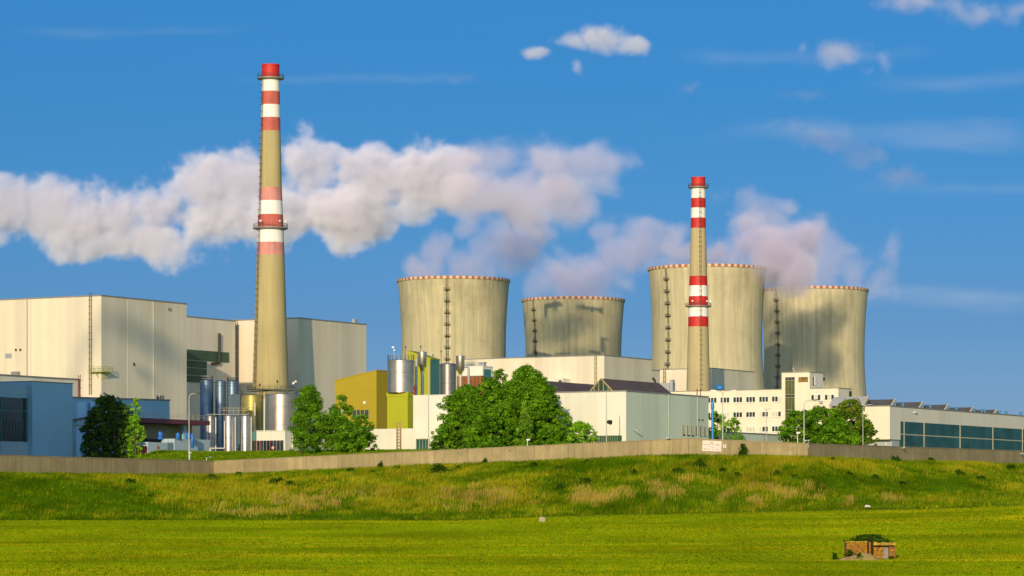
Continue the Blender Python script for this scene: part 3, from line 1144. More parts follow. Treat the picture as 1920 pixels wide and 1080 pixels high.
tank(387.5, 668, 12.7, 711, M_STEELB, 'tall dark blue-grey tank, leftmost and broadest of the three in shade', group='tall blue-grey tanks', rail=True)
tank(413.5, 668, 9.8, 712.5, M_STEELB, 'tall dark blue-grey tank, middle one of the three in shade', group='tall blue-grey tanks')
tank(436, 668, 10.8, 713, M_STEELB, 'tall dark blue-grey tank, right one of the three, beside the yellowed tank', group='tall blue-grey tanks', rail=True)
b = MB()
Y = 664
b.box(xw(433, Y), xw(451, Y), Y - 1.2, Y + 1.2, GZ - .3, zw(741, Y))
b.box(xw(434, Y), xw(450, Y), Y - 1.25, Y + 1.1, zw(741, Y), zw(739.5, Y))
o = b.build('duct_housing', mat('slate_blue', (0.06, 0.10, 0.13), .7, var=.1))
tag(o, 'dark slate duct box between the right blue-grey tank and yellowed tank', 'duct box')
for px, rp, lab in ((394.5, 8.4, 'short polished steel tank with a white pipe loop on its front'), (429, 10.3, 'short polished steel tank in the middle, brightest of the three low ones'),
                    (460, 9.2, 'short polished steel tank on the right, in front of the yellowed tank')):
    t = tank(px, 640, rp, 778.5, M_STEEL if px > 400 else M_STEELD, lab, group='short polished tanks', dome=.25)
    r = rp / FPX * 640
    b = MB()
    zt = zw(778.5, 640) - GZ
    b.tube((r + .22, -.35, 0), (r + .22, -.35, zt - .1), .1, .1, 6)
    if px < 400:
        x1 = xw(422, 640) - xw(px, 640)
        za, zb = zw(787, 640) - GZ, zw(838, 640) - GZ
        b.path([(-.55, -r - .25, za), (-.55, -r - .25, zb), (x1, -r - .25, zb), (x1, -r - .25, za)], .1, 6)
    b.build('pipe', M_FRAMEW, t)
t = thing('catwalk', 'steel catwalk with a yellow railing on top of the short polished tanks', 'catwalk', (xw(429, 640), 640, zw(777.5, 640)))
b = MB()
b.box(xw(388, 640) - xw(429, 640), xw(466, 640) - xw(429, 640), 0.2, 1.4, 0.02, .14)
b.build('deck', M_TRIM, t)
b = MB()
railing(b, [(-2.0, .25), (3.9, .25), (3.9, 1.35)], .14, 1.25, .045, .9)
b.build('railing', mat('pale_yellow_rail', (.5, .42, .22), .6), t)

tank(473, 692, 21, 739.5, M_STEELY, 'broad yellow-stained steel tank left of the shiny broad one', group='broad tanks below the tall chimney', rail=True, dome=.3)
tt = tank(528, 684, 31, 738, M_STEEL, 'broad shiny steel tank with a sunlit streak below the tall chimney', group='broad tanks below the tall chimney', rail=True, dome=.25, n=64)
b = MB()
for px, pt in ((495.5, 745), (478, 752)):
    xx = xw(px, 684 - 4.0) - xw(528, 684)
    b.tube((xx, -4.0, 0.1), (xx, -4.0, zw(pt, 680) - GZ), .12, .12, 6)
b.build('pipe', M_FRAMEW, tt)
# mast with floodlights and weather gear above the tanks
for px, pt, lab in ((553, 716, 'slim mast with pale floodlights above the broad shiny tank'), (520, 713, 'slim dark rod mast above the middle of the broad shiny tank'), (487, 719, 'slim dark rod mast over the yellow-stained tank')):
    Y = 686
    zt = zw(739, Y)
    t = thing('mast', lab, 'mast', (xw(px, Y), Y, zt), 0, 'thin masts over the broad tanks')
    b = MB()
    b.tube((0, 0, 0), (0, 0, zw(pt, Y) - zt), .05, .04, 6)
    b.build('pole', M_DARK, t)
    b = MB()
    z = zw(pt, Y) - zt
    if px == 553:
        b.box(-.55, -.1, -.3, .1, z - .5, z - .1)
        b.box(-.05, .35, -.3, .1, z - .1, z + .25)
        b.box(-.4, .3, -.05, .05, z - .12, z - .06)
        b.build('floodlight', M_FRAMEW, t)
    else:
        b.lathe([(.05, z - .6), (.2, z - .5), (.2, z - .1), (.03, z)], 10)
        b.build('sensor', M_DARK, t)
# ring gallery seen at the chimney foot
t = thing('ring_gallery', 'dark ring walkway with railing around the tall chimney foot', 'gallery', (xw(507.3, 920), 920, zw(731, 920)))
b = MB()
b.lathe([(5.6, -.6), (7.0, -.3), (7.0, 0), (5.6, 0)], 48)
b.build('deck', M_DARK, t)
b = MB()
railing(b, [(6.9 * math.cos(a), 6.9 * math.sin(a)) for a in np.linspace(0, 2 * math.pi, 25)], 0, 1.2, .06, 4)
b.build('railing', mat('olive_rail', (.25, .25, .12), .6), t)

# kiosk with dark shop-like windows
K = Bld(534.5, 622, 'kiosk', 'small white flat-roofed kiosk with a band of dark windows below the tanks')
vk, hk = K.vz(481, 808.5)
_, zw1 = K.vz(500, 826)
_, zw0 = K.vz(500, 846.5)
K.part('wall', M_WHITE, 0, 2.6, 0, vk, 0, hk)
K.part('side_wing', mat('teal_wall', (.10, .22, .22), .8), 0.3, 2.6, vk + .003, vk + 1.3, zw1, hk - .05)
K.part('side_door', M_DARK, 0.3, 2.6, vk + .004, vk + 1.3, 0, zw1 - .004)
wn = K.part('window', M_GLASS, -.05, .3, .35, vk - .05, zw0, zw1)
b = MB()
for i in range(9):
    v = .35 + (vk - .4) * i / 8
    b.box(-.1, -.052, v - .05, v + .05, zw0, zw1)
b.build('window_frame', M_GALV, wn)
b = MB()
va, vb_ = K.v(490), K.v(482.5)
for v in (va, vb_):
    b.box(-.13, -.1, v - .06, v + .06, zw0, zw1 - .1)
for z in (zw0 + .05, zw1 - .15):
    b.box(-.125, -.102, va, vb_, z - .05, z + .05)
va, vb_ = K.v(517), K.v(507)
for v in (va, vb_):
    b.box(-.13, -.1, v - .05, v + .05, zw0, zw1 - .1)
b.build('door_frame', mat('red_paint', (.4, .05, .03), .6), K.o)
b = MB()
v, z = K.vz(512.5, 839.5)
b.tube((-.11, v, z), (-.16, v, z), .32, .32, 16)
b.build('round_sign', mat('sign_white_pink', (.75, .45, .40), .6), K.o)
MB().box(-.2, 2.7, -.1, vk + .1, hk + .003, hk + .12).build('roof', M_FRAMEW, K.o)
K2 = Bld(551, 624, 'kiosk', 'pale narrow shed joined to the right end of the kiosk')
K2.part('wall', M_CREAM, 0, 2, 0, 1.75, 0, K2.zc(808.5))
K2.part('roof', M_TRIM, -.1, 2.1, -.1, 1.8, K2.zc(808.5) + .003, K2.zc(808.5) + .1)

# ------------------------------------------------------------------ ochre and lime buildings
O = Bld(706, 645, 'ochre_building', 'ochre yellow sheet-clad building with a sloping roof')
vo, ho = O.vz(627.5, 714.5)
h0 = O.zc(695)
uo, _ = O.uz(727, 697)
b = MB()
b.prism([(0, 0), (vo, 0), (vo, ho), (0, h0)], 0, uo, 'x')
b.build('wall', M_OCHRE, O.o)
b = MB()
b._add([(-.1, -.1, h0), (uo, -.1, h0), (uo, vo + .1, ho), (-.1, vo + .1, ho), (-.1, -.1, h0 + .2), (uo, -.1, h0 + .2), (uo, vo + .1, ho + .2), (-.1, vo + .1, ho + .2)],
       [(0, 3, 2, 1), (4, 5, 6, 7), (0, 1, 5, 4), (1, 2, 6, 5), (2, 3, 7, 6), (3, 0, 4, 7)])
b.build('roof', M_OCHRE, O.o)
wn = O.win_v('window', M_GLASS, 661, 769, 692, 786)
b = MB()
_, zz1 = O.vz(676, 769)
_, zz0 = O.vz(676, 786)
for px in (661, 669, 676, 684, 692):
    v, _ = O.vz(px, 770)
    b.box(-.12, -.063, v - .1, v + .1, zz0, zz1)
b.build('window_frame', mat('olive_frame', (.28, .30, .10), .6), wn)
O.win_v('vent', M_FRAMEW, 682, 752.5, 686, 757.5, depth=.25)
b = MB()
uu, zz = O.uz(724, 681)
b.path([(uu, -1.0, 0), (uu, -1.0, zz), (uu + .4, -1.0, zz + .5), (uu + 1.5, -1.0, zz + .6)], .26, 10)
o = b.build('flue_pipe', M_GALV, None)
o.location, o.rotation_euler = O.o.location, O.o.rotation_euler
tag(o, 'thin grey pipe rising between the ochre building and lime base', 'pipe')

LB = Bld(764.5, 632, 'lime_building', 'bright lime yellow block carrying a big steel tank')
vl, hl = LB.vz(726, 735.5)
ulb = LB.u(775.5)
LB.part('wall', M_LIME, 0, ulb, 0, vl, 0, hl - .9)
LB.part('parapet', M_LIME, -.12, ulb + .1, -.12, vl + .1, hl - .897, hl)
Y = 634.5
tk = tank(751.5, Y, 25.6, 674.5, M_STEEL, 'big steel drum tank standing on the lime yellow block', group='process tanks beside the white halls', base=zw(735, 632) - .05, rail=True, dome=.2, n=56)
LG = Bld(807, 668, 'lime_building', 'lime gabled plant room with a teal side behind the hoppers')
vg, hg = LG.vz(764, 659)
hg0 = LG.zc(673.5)
ug, _ = LG.uz(824.5, 675)
b = MB()
b.prism([(0, 0), (vg, 0), (vg, hg), (0, hg0)], 0.003, ug, 'x')
b.build('wall', M_TEALP, LG.o)
b = MB()
b.prism([(0, 2), (vg, 2), (vg, hg + .2), (0, hg0 + .2)], -.15, 0, 'x')
b.build('gable_panel', M_LIME, LG.o)
b = MB()
b._add([(-.1, -.1, hg0), (ug, -.1, hg0), (ug, vg + .1, hg), (-.1, vg + .1, hg), (-.1, -.1, hg0 + .2), (ug, -.1, hg0 + .2), (ug, vg + .1, hg + .2), (-.1, vg + .1, hg + .2)],
       [(0, 3, 2, 1), (4, 5, 6, 7), (0, 1, 5, 4), (1, 2, 6, 5), (2, 3, 7, 6), (3, 0, 4, 7)])
b.build('roof', M_LIME, LG.o)
tank(840, 655, 15.2, 681, M_STEELD, 'grey steel tank half in shade between the two hoppers', group='process tanks beside the white halls', dome=.25)


def hopper(px, Y, r_px, top, body_bot, leg_bot, label, bend):
    t = thing('hopper', label, 'hopper', (xw(px, Y), Y, zw(leg_bot, Y)), 0, 'steel hoppers on legs')
    z0 = zw(leg_bot, Y)
    r = r_px / FPX * Y
    zt, zb = zw(top, Y) - z0, zw(body_bot, Y) - z0
    b = MB()
    b.lathe([(.25, zb - 1.1), (r, zb), (r, zt - .2), (r + .05, zt - .18), (r + .05, zt), (r * .4, zt + .12)], 28, cap_top=True)
    b.build('hopper_body', M_STEEL, t)
    b = MB()
    b.tube((0, 0, 0), (0, 0, zb - 1), .34, .34, 10)
    if bend:
        b.path([(r - .1, 0, zb + .6), (r + .75, 0, zb + .55), (r + .85, 0, zb + .2), (r + .85, 0, 0)], .24, 8)
    b.build('outlet_pipe', M_GALV, t)
    b = MB()
    for a in (.8, 2.3, 3.9, 5.5):
        c, s = math.cos(a) * r * .9, math.sin(a) * r * .9
        b.tube((c, s, zb + .1), (c * .15, s * .15, zb - 2.2), .09, .09, 5)
    b.build('brace', mat('lime_steel', (.42, .42, .04), .6), t)
    return t


hopper(791.8, 645, 8.2, 660, 686, 742, 'steel hopper on a pipe leg beside the big drum tank', False)
hopper(863, 648, 8.1, 667.5, 693, 735, 'steel hopper with a bent side pipe right of the grey tank', True)
Y = 640
b = MB()
b.tube((0, 0, zw(742, Y)), (0, 0, zw(673, Y)), .27, .27, 12)
b.lathe([(.27, zw(673, Y)), (.33, zw(672.8, Y)), (.2, zw(671, Y))], 12, cap_top=True)
o = b.build('flue_pipe', M_GALV)
o.location = (xw(780.5, Y), Y, 0)
tag(o, 'thick bright pipe standing between the drum tank and the hopper', 'pipe')
b = MB()
b.tube((0, 0, zw(743, 628)), (0, 0, zw(726, 628)), .22, .22, 10)
b.lathe([(.22, zw(731, 628)), (.34, zw(729, 628)), (.36, zw(725, 628)), (.15, zw(723, 628))], 12, cap_top=True)
o = b.build('valve_pipe', M_RUSTRED)
o.location = (xw(777.5, 628), 628, 0)
tag(o, 'rust red valve pipe at the right edge of the lime block', 'pipe')
for px, pt, Y in ((738, 651, 634), (762, 649, 635), (767, 654, 635), (789, 648, 646), (812, 664, 660), (827, 656, 662)):
    pass
ms = thing('mast', 'slim mast with a small floodlight on the big drum tank', 'mast', (xw(738, 633), 633, zw(675, 633)))
b = MB()
zt = zw(651, 633) - zw(675, 633)
b.tube((0, 0, 0), (0, 0, zt), .045, .04, 6)
b.build('pole', M_GALV, ms)
b = MB()
b.box(-.35, .1, -.3, .1, zt - .2, zt + .15)
b.box(.05, .3, -.3, .1, zt - .75, zt - .45)
b.build('floodlight', M_FRAMEW, ms)
for px, pt, pb, Y in ((760.5, 649, 675, 636), (789, 648, 660, 646), (827, 657, 681, 655), (812, 664, 676, 668)):
    b = MB()
    za, zb = zw(pb, Y), zw(pt, Y)
    b.tube((0, 0, 0), (0, 0, zb - za), .05, .03, 6)
    b.lathe([(.04, zb - za - .5), (.13, zb - za - .4), (.13, zb - za - .05), (.02, zb - za)], 8)
    o = b.build('lightning_rod', M_DARK)
    o.location = (xw(px, Y), Y, za)
    tag(o, {760.5: 'thin dark rod on the rim of the big drum tank', 789: 'short thin dark rod on top of the hopper beside the drum tank', 827: 'thin dark rod on the left rim of the grey shaded tank', 812: 'thin dark rod on the teal-sided lime plant room'}[px], 'rod', 'thin rods on the process tanks')

# white plant house with brown louvres
P = Bld(905, 684, 'plant_house', 'white boxy plant house with brown louvres and a glazed side')
vp, hp = P.vz(862, 688.5)
up_, _ = P.uz(924, 691)
P.part('wall', M_WHITE, 0, up_, 0, vp, 0, hp)
P.win_u('glazing', M_TEALP, 907, 692, 920, 730, depth=.08)
b = MB()
b.box(-.1, up_ + .1, -.1, vp + .1, hp + .003, hp + .18)
b.build('roof', M_FRAMEW, P.o)
for px in (895, 901):
    v, _ = P.vz(px, 690)
    b = MB()
    b.box(1, 1.9, v - .35, v + .35, hp + .18, hp + .9)
    b.box(.9, 2, v - .45, v + .45, hp + .9, hp + 1.05)
    b.build('roof_vent', M_GALV, P.o)
PBw = Bld(904, 678, 'louvre_box', 'brown louvred housing in front of the white plant house')
vb_, hb_ = PBw.vz(857, 706.5)
PBw.part('louvre', M_BROWN, 0, 2.0, 0, vb_, 0, hb_)
PBw.part('roof', M_TRIM, -.1, 2.1, -.1, vb_ + .1, hb_ + .003, hb_ + .15)

# ------------------------------------------------------------------ white halls in front
W1 = Bld(1010, 572, 'white_hall', 'plain white flat-roofed hall left of the big green trees')
v1, h1 = W1.vz(774.7, 742.5)
v2, h2 = W1.vz(664, 805)
W1.part('wall', M_WHITE, 0, 20, 0, v1, 0, h1)
W1.part('low_wing', M_WHITE, .003, 12, v1 + .002, v2, 0, h2)
W1.part('roof', M_FRAMEW, -.08, 20, -.08, v1 + .08, h1 + .003, h1 + .15)
wn = W1.win_v('window', M_TEAL, 781, 823, 805.5, 845)
b = MB()
_, za = W1.vz(790, 823)
_, zb = W1.vz(790, 845)
for px in (781, 787, 793, 799, 805.5):
    v, _ = W1.vz(px, 830)
    b.box(-.12, -.063, v - .06, v + .06, zb, za)
b.box(-.12, -.063, W1.v(805.5), W1.v(781), za - .1, za + .05)
b.build('window_frame', mat('olive_frame2', (.30, .33, .16), .6), wn)
b = MB()
for px in (746.5, 753):
    v, z = W1.vz(px, 792)
    b.tube((-.5, v, 0), (-.5, v, z + (0 if px < 750 else .1)), .09, .09, 6)
v0_, z0_ = W1.vz(744, 794)
v1_, _ = W1.vz(756, 794)
for k in range(9):
    zz_ = z0_ - k * .6
    b.tube((-.5, v0_ - .2, zz_), (-.5, v1_ + .2, zz_), .06, .06, 5)
b.build('ladder', mat('rusty_pipe', (.35, .22, .10), .7, var=.2), W1.o)

W2 = Bld(1174, 540, 'white_hall', 'white hall with a pale mint long side behind the concrete wall')
vw, hw = W2.vz(1030, 738)
hw = W2.zc(733.9)
uw = W2.u(1328.5)
W2.part('wall', M_WHITE_SEAM, 0, 0.4, 0, vw + 6, 0, hw)
W2.part('long_wall', M_MINT, 0.402, uw, 0.0, 18, 0, hw)
b = MB()
b.box(-.1, uw + .1, -.1, vw + 6, hw + .003, hw + .22)
b.build('roof', M_TRIM, W2.o)
wn = W2.win_v('window', M_GREENL, 1116, 817, 1166, 836)
b = MB()
_, za = W2.vz(1140, 817)
_, zb = W2.vz(1140, 836)
for i in range(13):
    v, _ = W2.vz(1116 + 50 * i / 12, 820)
    b.box(-.1, -.063, v - .04, v + .04, zb, za)
b.build('window_frame', mat('sage_frame', (.22, .30, .18), .6), wn)
for i, (a, c) in enumerate(((1279, 1284.5), (1287.5, 1293), (1295.5, 1300.5), (1304.5, 1308.5), (1312.5, 1317.5), (1320.7, 1325.2))):
    sl = (a - 1279) * .085
    wn = W2.win_u('window', M_BLIND if i < 3 else M_GLASS, a, 797 + sl, c, 815.5 + sl, depth=.05)
    b = MB()
    u0, z1 = W2.uz(a, 797 + sl)
    u1, z0 = W2.uz(c, 815.5 + sl)
    _, z0 = W2.uz(a, 815.5 + sl)
    if i >= 3:
        b.box((u0 + u1) / 2, u1 - .05, -.1, -.053, z0 + .1, z1 - .1)
        b.build('blind', M_BLIND, wn)
    else:
        b.box(u0, u0 + .18, -.1, -.053, z0, z1)
        b.box(u0 + .18, u1, -.1, -.053, z0 - .1, z0 + .1)
        b.build('window_frame', M_DARK, wn)
for px in (1310.5, 1316.8):
    W2.win_u('vent', M_DARK, px - 1, 786.2, px + 1, 788.4, depth=.15)
for px in (1253.5, 1307):
    u, _ = W2.uz(px, 760)
    MB().tube((u, -.08, 0), (u, -.08, hw), .07, .07, 6).build('downpipe', mat('mint_pipe', (.40, .50, .42), .6), W2.o)
# bracket camera on the mint wall
b = MB()
u, z = W2.uz(1186, 806)
b.box(u - .05, u + .05, -.8, -.02, z - .08, z + .02)
b.box(u - .15, u + .15, -1.3, -.75, z - .2, z + .02)
b.build('wall_camera', M_GALV, W2.o)
bp = MB()
u, z = W2.uz(1331, 754)
_, zb = W2.uz(1331, 809)
bp.tube((u + .3, -.4, zb - 1.5), (u + .3, -.4, z), .22, .22, 12)
bp.lathe([(.22, z - 1.4), (.31, z - 1.2), (.31, z - .4), (.2, z + .1)], 12, u + .3, -.4, cap_top=True)
o = bp.build('vent_pipe', mat('sky_blue_pipe', (.015, .22, .62), .45, var=.06))
o.location, o.rotation_euler = W2.o.location, W2.o.rotation_euler
tag(o, 'bright blue upright pipe at the far corner of the mint wall', 'pipe')
u, z = W2.uz(1310, 748)
rp = thing('roof_pipes', 'rusty pair of short pipes joined on the mint hall roof edge', 'pipe', (0, 0, 0))
rp.location = W2.o.matrix_basis @ Vector((0, 0, 0)) if False else W2.o.location
rp.rotation_euler = W2.o.rotation_euler
for px in (1307, 1313.5):
    u, _ = W2.uz(px, 748, v=1.0)
    b = MB()
    b.tube((u, 1.0, hw), (u, 1.0, hw + 1.3), .1, .1, 6)
    b.tube((u - .25, 1.0, hw + 1.3), (u + .25, 1.0, hw + 1.3), .1, .1, 6)
    b.build('pipe', mat('rust_pipe2', (.30, .14, .07), .8, var=.2), rp)

# glazed gable rooflights on the white hall


def rooflight(vc, u0, label):
    t = thing('rooflight', label, 'skylight', W2.o.location, TH, 'ridge rooflights on the white hall')
    t.location = (W2.X0 + UX * u0 - UY * vc, W2.Y0 + UY * u0 + UX * vc, W2.z0 + hw + .22)
    hw_, hh, ln, hip = 2.35, 2.35, 24.0, 1.8
    b = MB()
    b._add([(0, -hw_, 0), (ln, -hw_, 0), (ln - hip, 0, hh), (0, 0, hh), (0, hw_, 0), (ln, hw_, 0)],
           [(0, 1, 2, 3), (4, 3, 2, 5), (1, 5, 2)])
    b.build('roof_slope', M_ROOFM, t)
    b = MB()
    b._add([(0.03, -hw_ + .1, 0), (0.03, 0, hh - .05), (0.03, hw_ - .1, 0)], [(0, 1, 2)])
    gb = b.build('gable_glazing', mat('green_glass', (.04, .07, .05), .15, var=.2, spec=.7), t)
    b = MB()
    for s in (-1, 1):
        b.tube((0, s * hw_, 0), (0, 0, hh), .12, .12, 5)
    for k in (-.6, -.2, .2, .6):
        b.tube((0, k * hw_, 0), (0, k * hw_, hh * (1 - abs(k)) - .05), .07, .07, 5)
    b.tube((0, -hw_, .06), (0, hw_, .06), .08, .08, 5)
    b.build('gable_frame', mat('straw_frame', (.42, .33, .14), .6), gb)
    return t


v, _ = W2.vz(1127, 734, u=4.0)
rooflight(v, 4.0, 'dark ridge rooflight with a glazed gable end on the white hall')
rooflight(v + 13.5, 4.0, 'dark ridge rooflight mostly hidden by the big green trees')

EX = Bld(1328.8, 576, 'low_wing', 'low grey-green wing continuing the mint hall behind the concrete wall')
ue_, he = EX.uz(1465, 817.5)
_, he0 = EX.uz(1335, 808.7)
he = (he + he0) / 2
EX.part('wall', M_MINT, 0, ue_, 0.3, 6, 0, he)
EX.part('roof', M_TRIM, 0, ue_ + .1, 0.2, 6, he + .003, he + .22)

# ------------------------------------------------------------------ office block
OF = Bld(1572, 690, 'office_block', 'white three-storey office block with rows of triple windows and stair tower')
ho = OF.zc(728)
vO, _ = OF.vz(1235, 735)
uO, _ = OF.uz(1597, 731)
OF.part('wall', M_CREAM, 0, uO, 0, vO, 0, ho)
OF.part('roof', M_TRIM, -.1, uO + .1, -.1, vO + .1, ho + .003, ho + .16)
va, ht = OF.vz(1519, 698)
vb_, _ = OF.vz(1466.5, 699)
utw = 7.0
OF.part('stair_tower', M_CREAM, -.25, utw, va, vb_, 0, ht)
OF.part('tower_roof', M_TRIM, -.35, utw + .1, va - .1, vb_ + .1, ht + .003, ht + .16)
for pa, pb in ((707.5, 713), (740, 744.5), (769, 773.5)):
    OF.win_v('clerestory', M_GLASS, 1473, pa, 1490, pb, u=-.25)
for pa, pb in ((713.5, 739.5), (745, 768.5), (774, 800)):
    OF.win_v('stair_glazing', mat('olive_glass', (.09, .11, .03), .2, var=.35, vscale=.6, spec=.6), 1473, pa, 1490, pb, u=-.25, depth=.04)
b = MB()
_, zt = OF.vz(1480, 707, u=-.25)
_, zb = OF.vz(1480, 800, u=-.25)
for px in (1473, 1478.7, 1484.3, 1490):
    v, _ = OF.vz(px, 740, u=-.25)
    b.box(-.36, -.316, v - .05, v + .05, zb, zt)
b.build('stair_frame', mat('olive_metal', (.22, .19, .10), .6), OF.o)
M_RUSTP = mat('rust_plate', (.30, .17, .04), .8, var=.25, vscale=1.2, dirt=(.07, .025, .01), dirtamt=1.0, dirtscale=1.3)
OF.win_v('rusty_plate', M_RUSTP, 1497.5, 707.2, 1515, 716.5, u=-.25, depth=.15)
# door, window and stair on the tower side (local y = va plane)


def tw_u(px, py):
    u, z = OF.uz(px, py, v=va)
    return u, z


u0, z1 = tw_u(1524, 707)
u1, z0 = tw_u(1526.2, 723)
MB().box(u0, u1, va - .08, va - .002, z0, z1).build('door', M_GLASS, OF.o)
u2, _ = tw_u(1529, 707)
MB().box(u1 + .01, u2, va - .25, va - .003, z0 + .1, z1).build('door_leaf', M_FRAMEW, OF.o)
u0, z1 = tw_u(1543, 708.5)
u1, z0 = tw_u(1546.5, 714)
MB().box(u0, u1, va - .06, va - .002, z0, z1).build('window', M_GLASS, OF.o)
b = MB()
u0, z0 = tw_u(1526, 724)
u1, z1 = tw_u(1535, 729.5)
b.path([(u0, va - .5, z0), (u1, va - .5, ho)], .12, 5)
b.path([(u0, va - 1.1, z0), (u1, va - 1.1, ho)], .12, 5)
b.path([(u0, va - 1.1, z0 + 1), (u1, va - 1.1, ho + 1)], .05, 5)
b.build('roof_stair', M_FRAMEW, OF.o)
OF.win_u('side_door', M_DARK, 1592, 733, 1596.5, 760, depth=.05)
OF.win_v('air_conditioner', M_GALV, 1538, 751.5, 1543.5, 756.5, depth=.6)


def office_window(pa, pb, ya, yb, blind):
    _, z1 = OF.vz(pa, ya)
    va_, _ = OF.vz(pa, ya)
    vb2, _ = OF.vz(pb, ya)
    _, z0 = OF.vz(pa, yb)
    b = MB()
    b.box(-.07, .2, vb2, va_, z0, z1)
    fr = b.build('window', M_FRAMEW, OF.o)
    b = MB()
    wd = (va_ - vb2)
    for i in range(3):
        a0 = vb2 + wd * (i + .11) / 3
        a1 = vb2 + wd * (i + .89) / 3
        b.box(-.11, -.072, a0, a1, z0 + .12, z1 - .12, 1 if blind[i] else 0)
    b.build('pane', [M_GLASS, M_BLIND], fr)
    MB().box(-.2, -.072, vb2 - .05, va_ + .05, z0 - .12, z0 - .003).build('sill', M_FRAMEW, fr)


cols = [(1303, 1320), (1327, 1344.2), (1351, 1368.2), (1375, 1392.2), (1399.2, 1416.4), (1423.5, 1440.7), (1447.5, 1464.7)]
r_ = random.Random(4)
for ri, (ya, yb) in enumerate(((742.7, 754), (771, 781.8), (798.8, 809.8))):
    for ci, (a, c) in enumerate(cols):
        bl = [0, 0, 0]
        if ri == 0 and ci == 6:
            bl = [1, 0, 0]
        if ri == 1 and ci == 2:
            bl = [1, 1, 1]
        if ri == 1 and ci == 6:
            bl = [0, 1, 1]
        if ri == 1 and ci == 5:
            bl = [0, 0, 1]
        if ri == 2 and ci in (3, 4):
            bl = [1, 1, 1]
        if ri == 2 and ci == 5:
            bl = [0, 0, 1]
        sl = (1447 - a) * .019
        office_window(a, c, ya + sl, yb + sl, bl)
    for ci, (a, c) in enumerate(((1500, 1514.5), (1521, 1539), (1546.5, 1564.3))):
        bl = [[1, 1, 1], [0, 1, 0], [0, 1, 0]][ci] if ri == 0 else [0, 1, 0]
        office_window(a, c, ya - 2.7 - (a - 1500) * .012, yb - 2.7 - (a - 1500) * .012, bl)
# roof camera
b = MB()
v, z = OF.vz(1484, 698)
b.tube((1.5, v, ht), (1.5, v, ht + 1.0), .06, .06, 6)
b.box(.9, 1.8, v - .3, v + .2, ht + .85, ht + 1.15)
o = b.build('roof_camera', M_GALV)
o.location, o.rotation_euler = OF.o.location, OF.o.rotation_euler
tag(o, 'small pale camera on a stub on the stair tower roof', 'camera')
b = MB()
Y = 690
b.lathe([(.25, 0), (.9, .3), (.95, .9), (.4, 1.3), (.1, 1.35)], 16, cap_top=True, cap_bot=True)
o = b.build('roof_cowl', mat('cowl_blue', (.03, .22, .55), .45))
o.location = (xw(1349.3, 707), 707, zw(732, 707))
tag(o, 'bright blue round cowl on the office roof left of the windows below', 'roof cowl')
b = MB()
v, z = OF.vz(1246, 735)
b.box(0, 3, v - 1.2, v + 1.4, ho, ho + 2.0)
b.box(.2, 1.2, v - 2.0, v - 1.25, ho, ho + 2.8)
b.box(.0, 3.1, v - 1.25, v + 1.5, ho + 2.0, ho + 2.12)
o = b.build('roof_unit', M_GALV)
o.location, o.rotation_euler = OF.o.location, OF.o.rotation_euler
tag(o, 'grey ventilation unit on the office roof left of the shorter chimney', 'ventilation unit')

# ------------------------------------------------------------------ right hand hall
H = Bld(1668.7, 580, 'glazed_hall', 'long pale hall with a dark teal window band at the right edge')
hh = H.zc(762)
hl_ = H.zc(823.7)
uh = H.u(2300)
vh, _ = H.vz(1560, 763)
H.part('wall', M_PANEL2, 0, uh, 0, vh, hl_, hh)
H.part('end_wall', M_CREAM, -.05, 0, 0.003, vh, hl_, hh - .003)
H.part('lower_wall', mat('grey_blue_render', (.42, .44, .46), .8, var=.06), 1.5, uh, 0.25, vh, 0, hl_ - .003)
H.part('roof', M_TRIM, -.1, uh, -.1, vh + .1, hh + .003, hh + .2)
H.part('sill_band', M_FRAMEW, 0.3, uh, -.06, .24, hl_ - 1.75, hl_ - .9) if False else None
wz = []
for k, (pa, pb) in enumerate(((1688.5, 1694), (1695.5, 1731.5), (1733.5, 1799), (1800.5, 1860.5), (1862.5, 1916), (1917.5, 1985), (1987, 2060))):
    ua, z1 = H.uz(pa, 790 + (pa - 1688.5) * .0855)
    ub_, _ = H.uz(pb, 800)
    _, z0 = H.uz(pa, 838 + (pa - 1688.5) * .071)
    z1 = H.uz(1688.5, 790)[1]
    z0 = H.uz(1688.5, 838)[1]
    wn = MB().box(ua, ub_, -.05, .3, z0, z1).build('window', M_TEAL, H.o)
    b = MB()
    zm = H.uz(1694, 814.5)[1]
    b.box(ua, ub_, -.1, -.053, zm - .1, zm + .1)
    b.box(ub_, ub_ + .32, -.14, -.003, z0 - .1, z1 + .05)
    b.build('window_frame', mat('pale_olive_frame', (.50, .46, .32), .6, var=.06), wn)
u0, z0 = H.uz(1688, 839.5)
H.part('sill', M_FRAMEW, H.u(1688), uh, -.2, -.003, z0 - .35, z0)
b = MB()
u, z = H.uz(1714.5, 773)
b.box(u - .5, u + .5, -.5, -.02, z - .1, z + .06)
b.build('wall_lamp', M_FRAMEW, H.o)


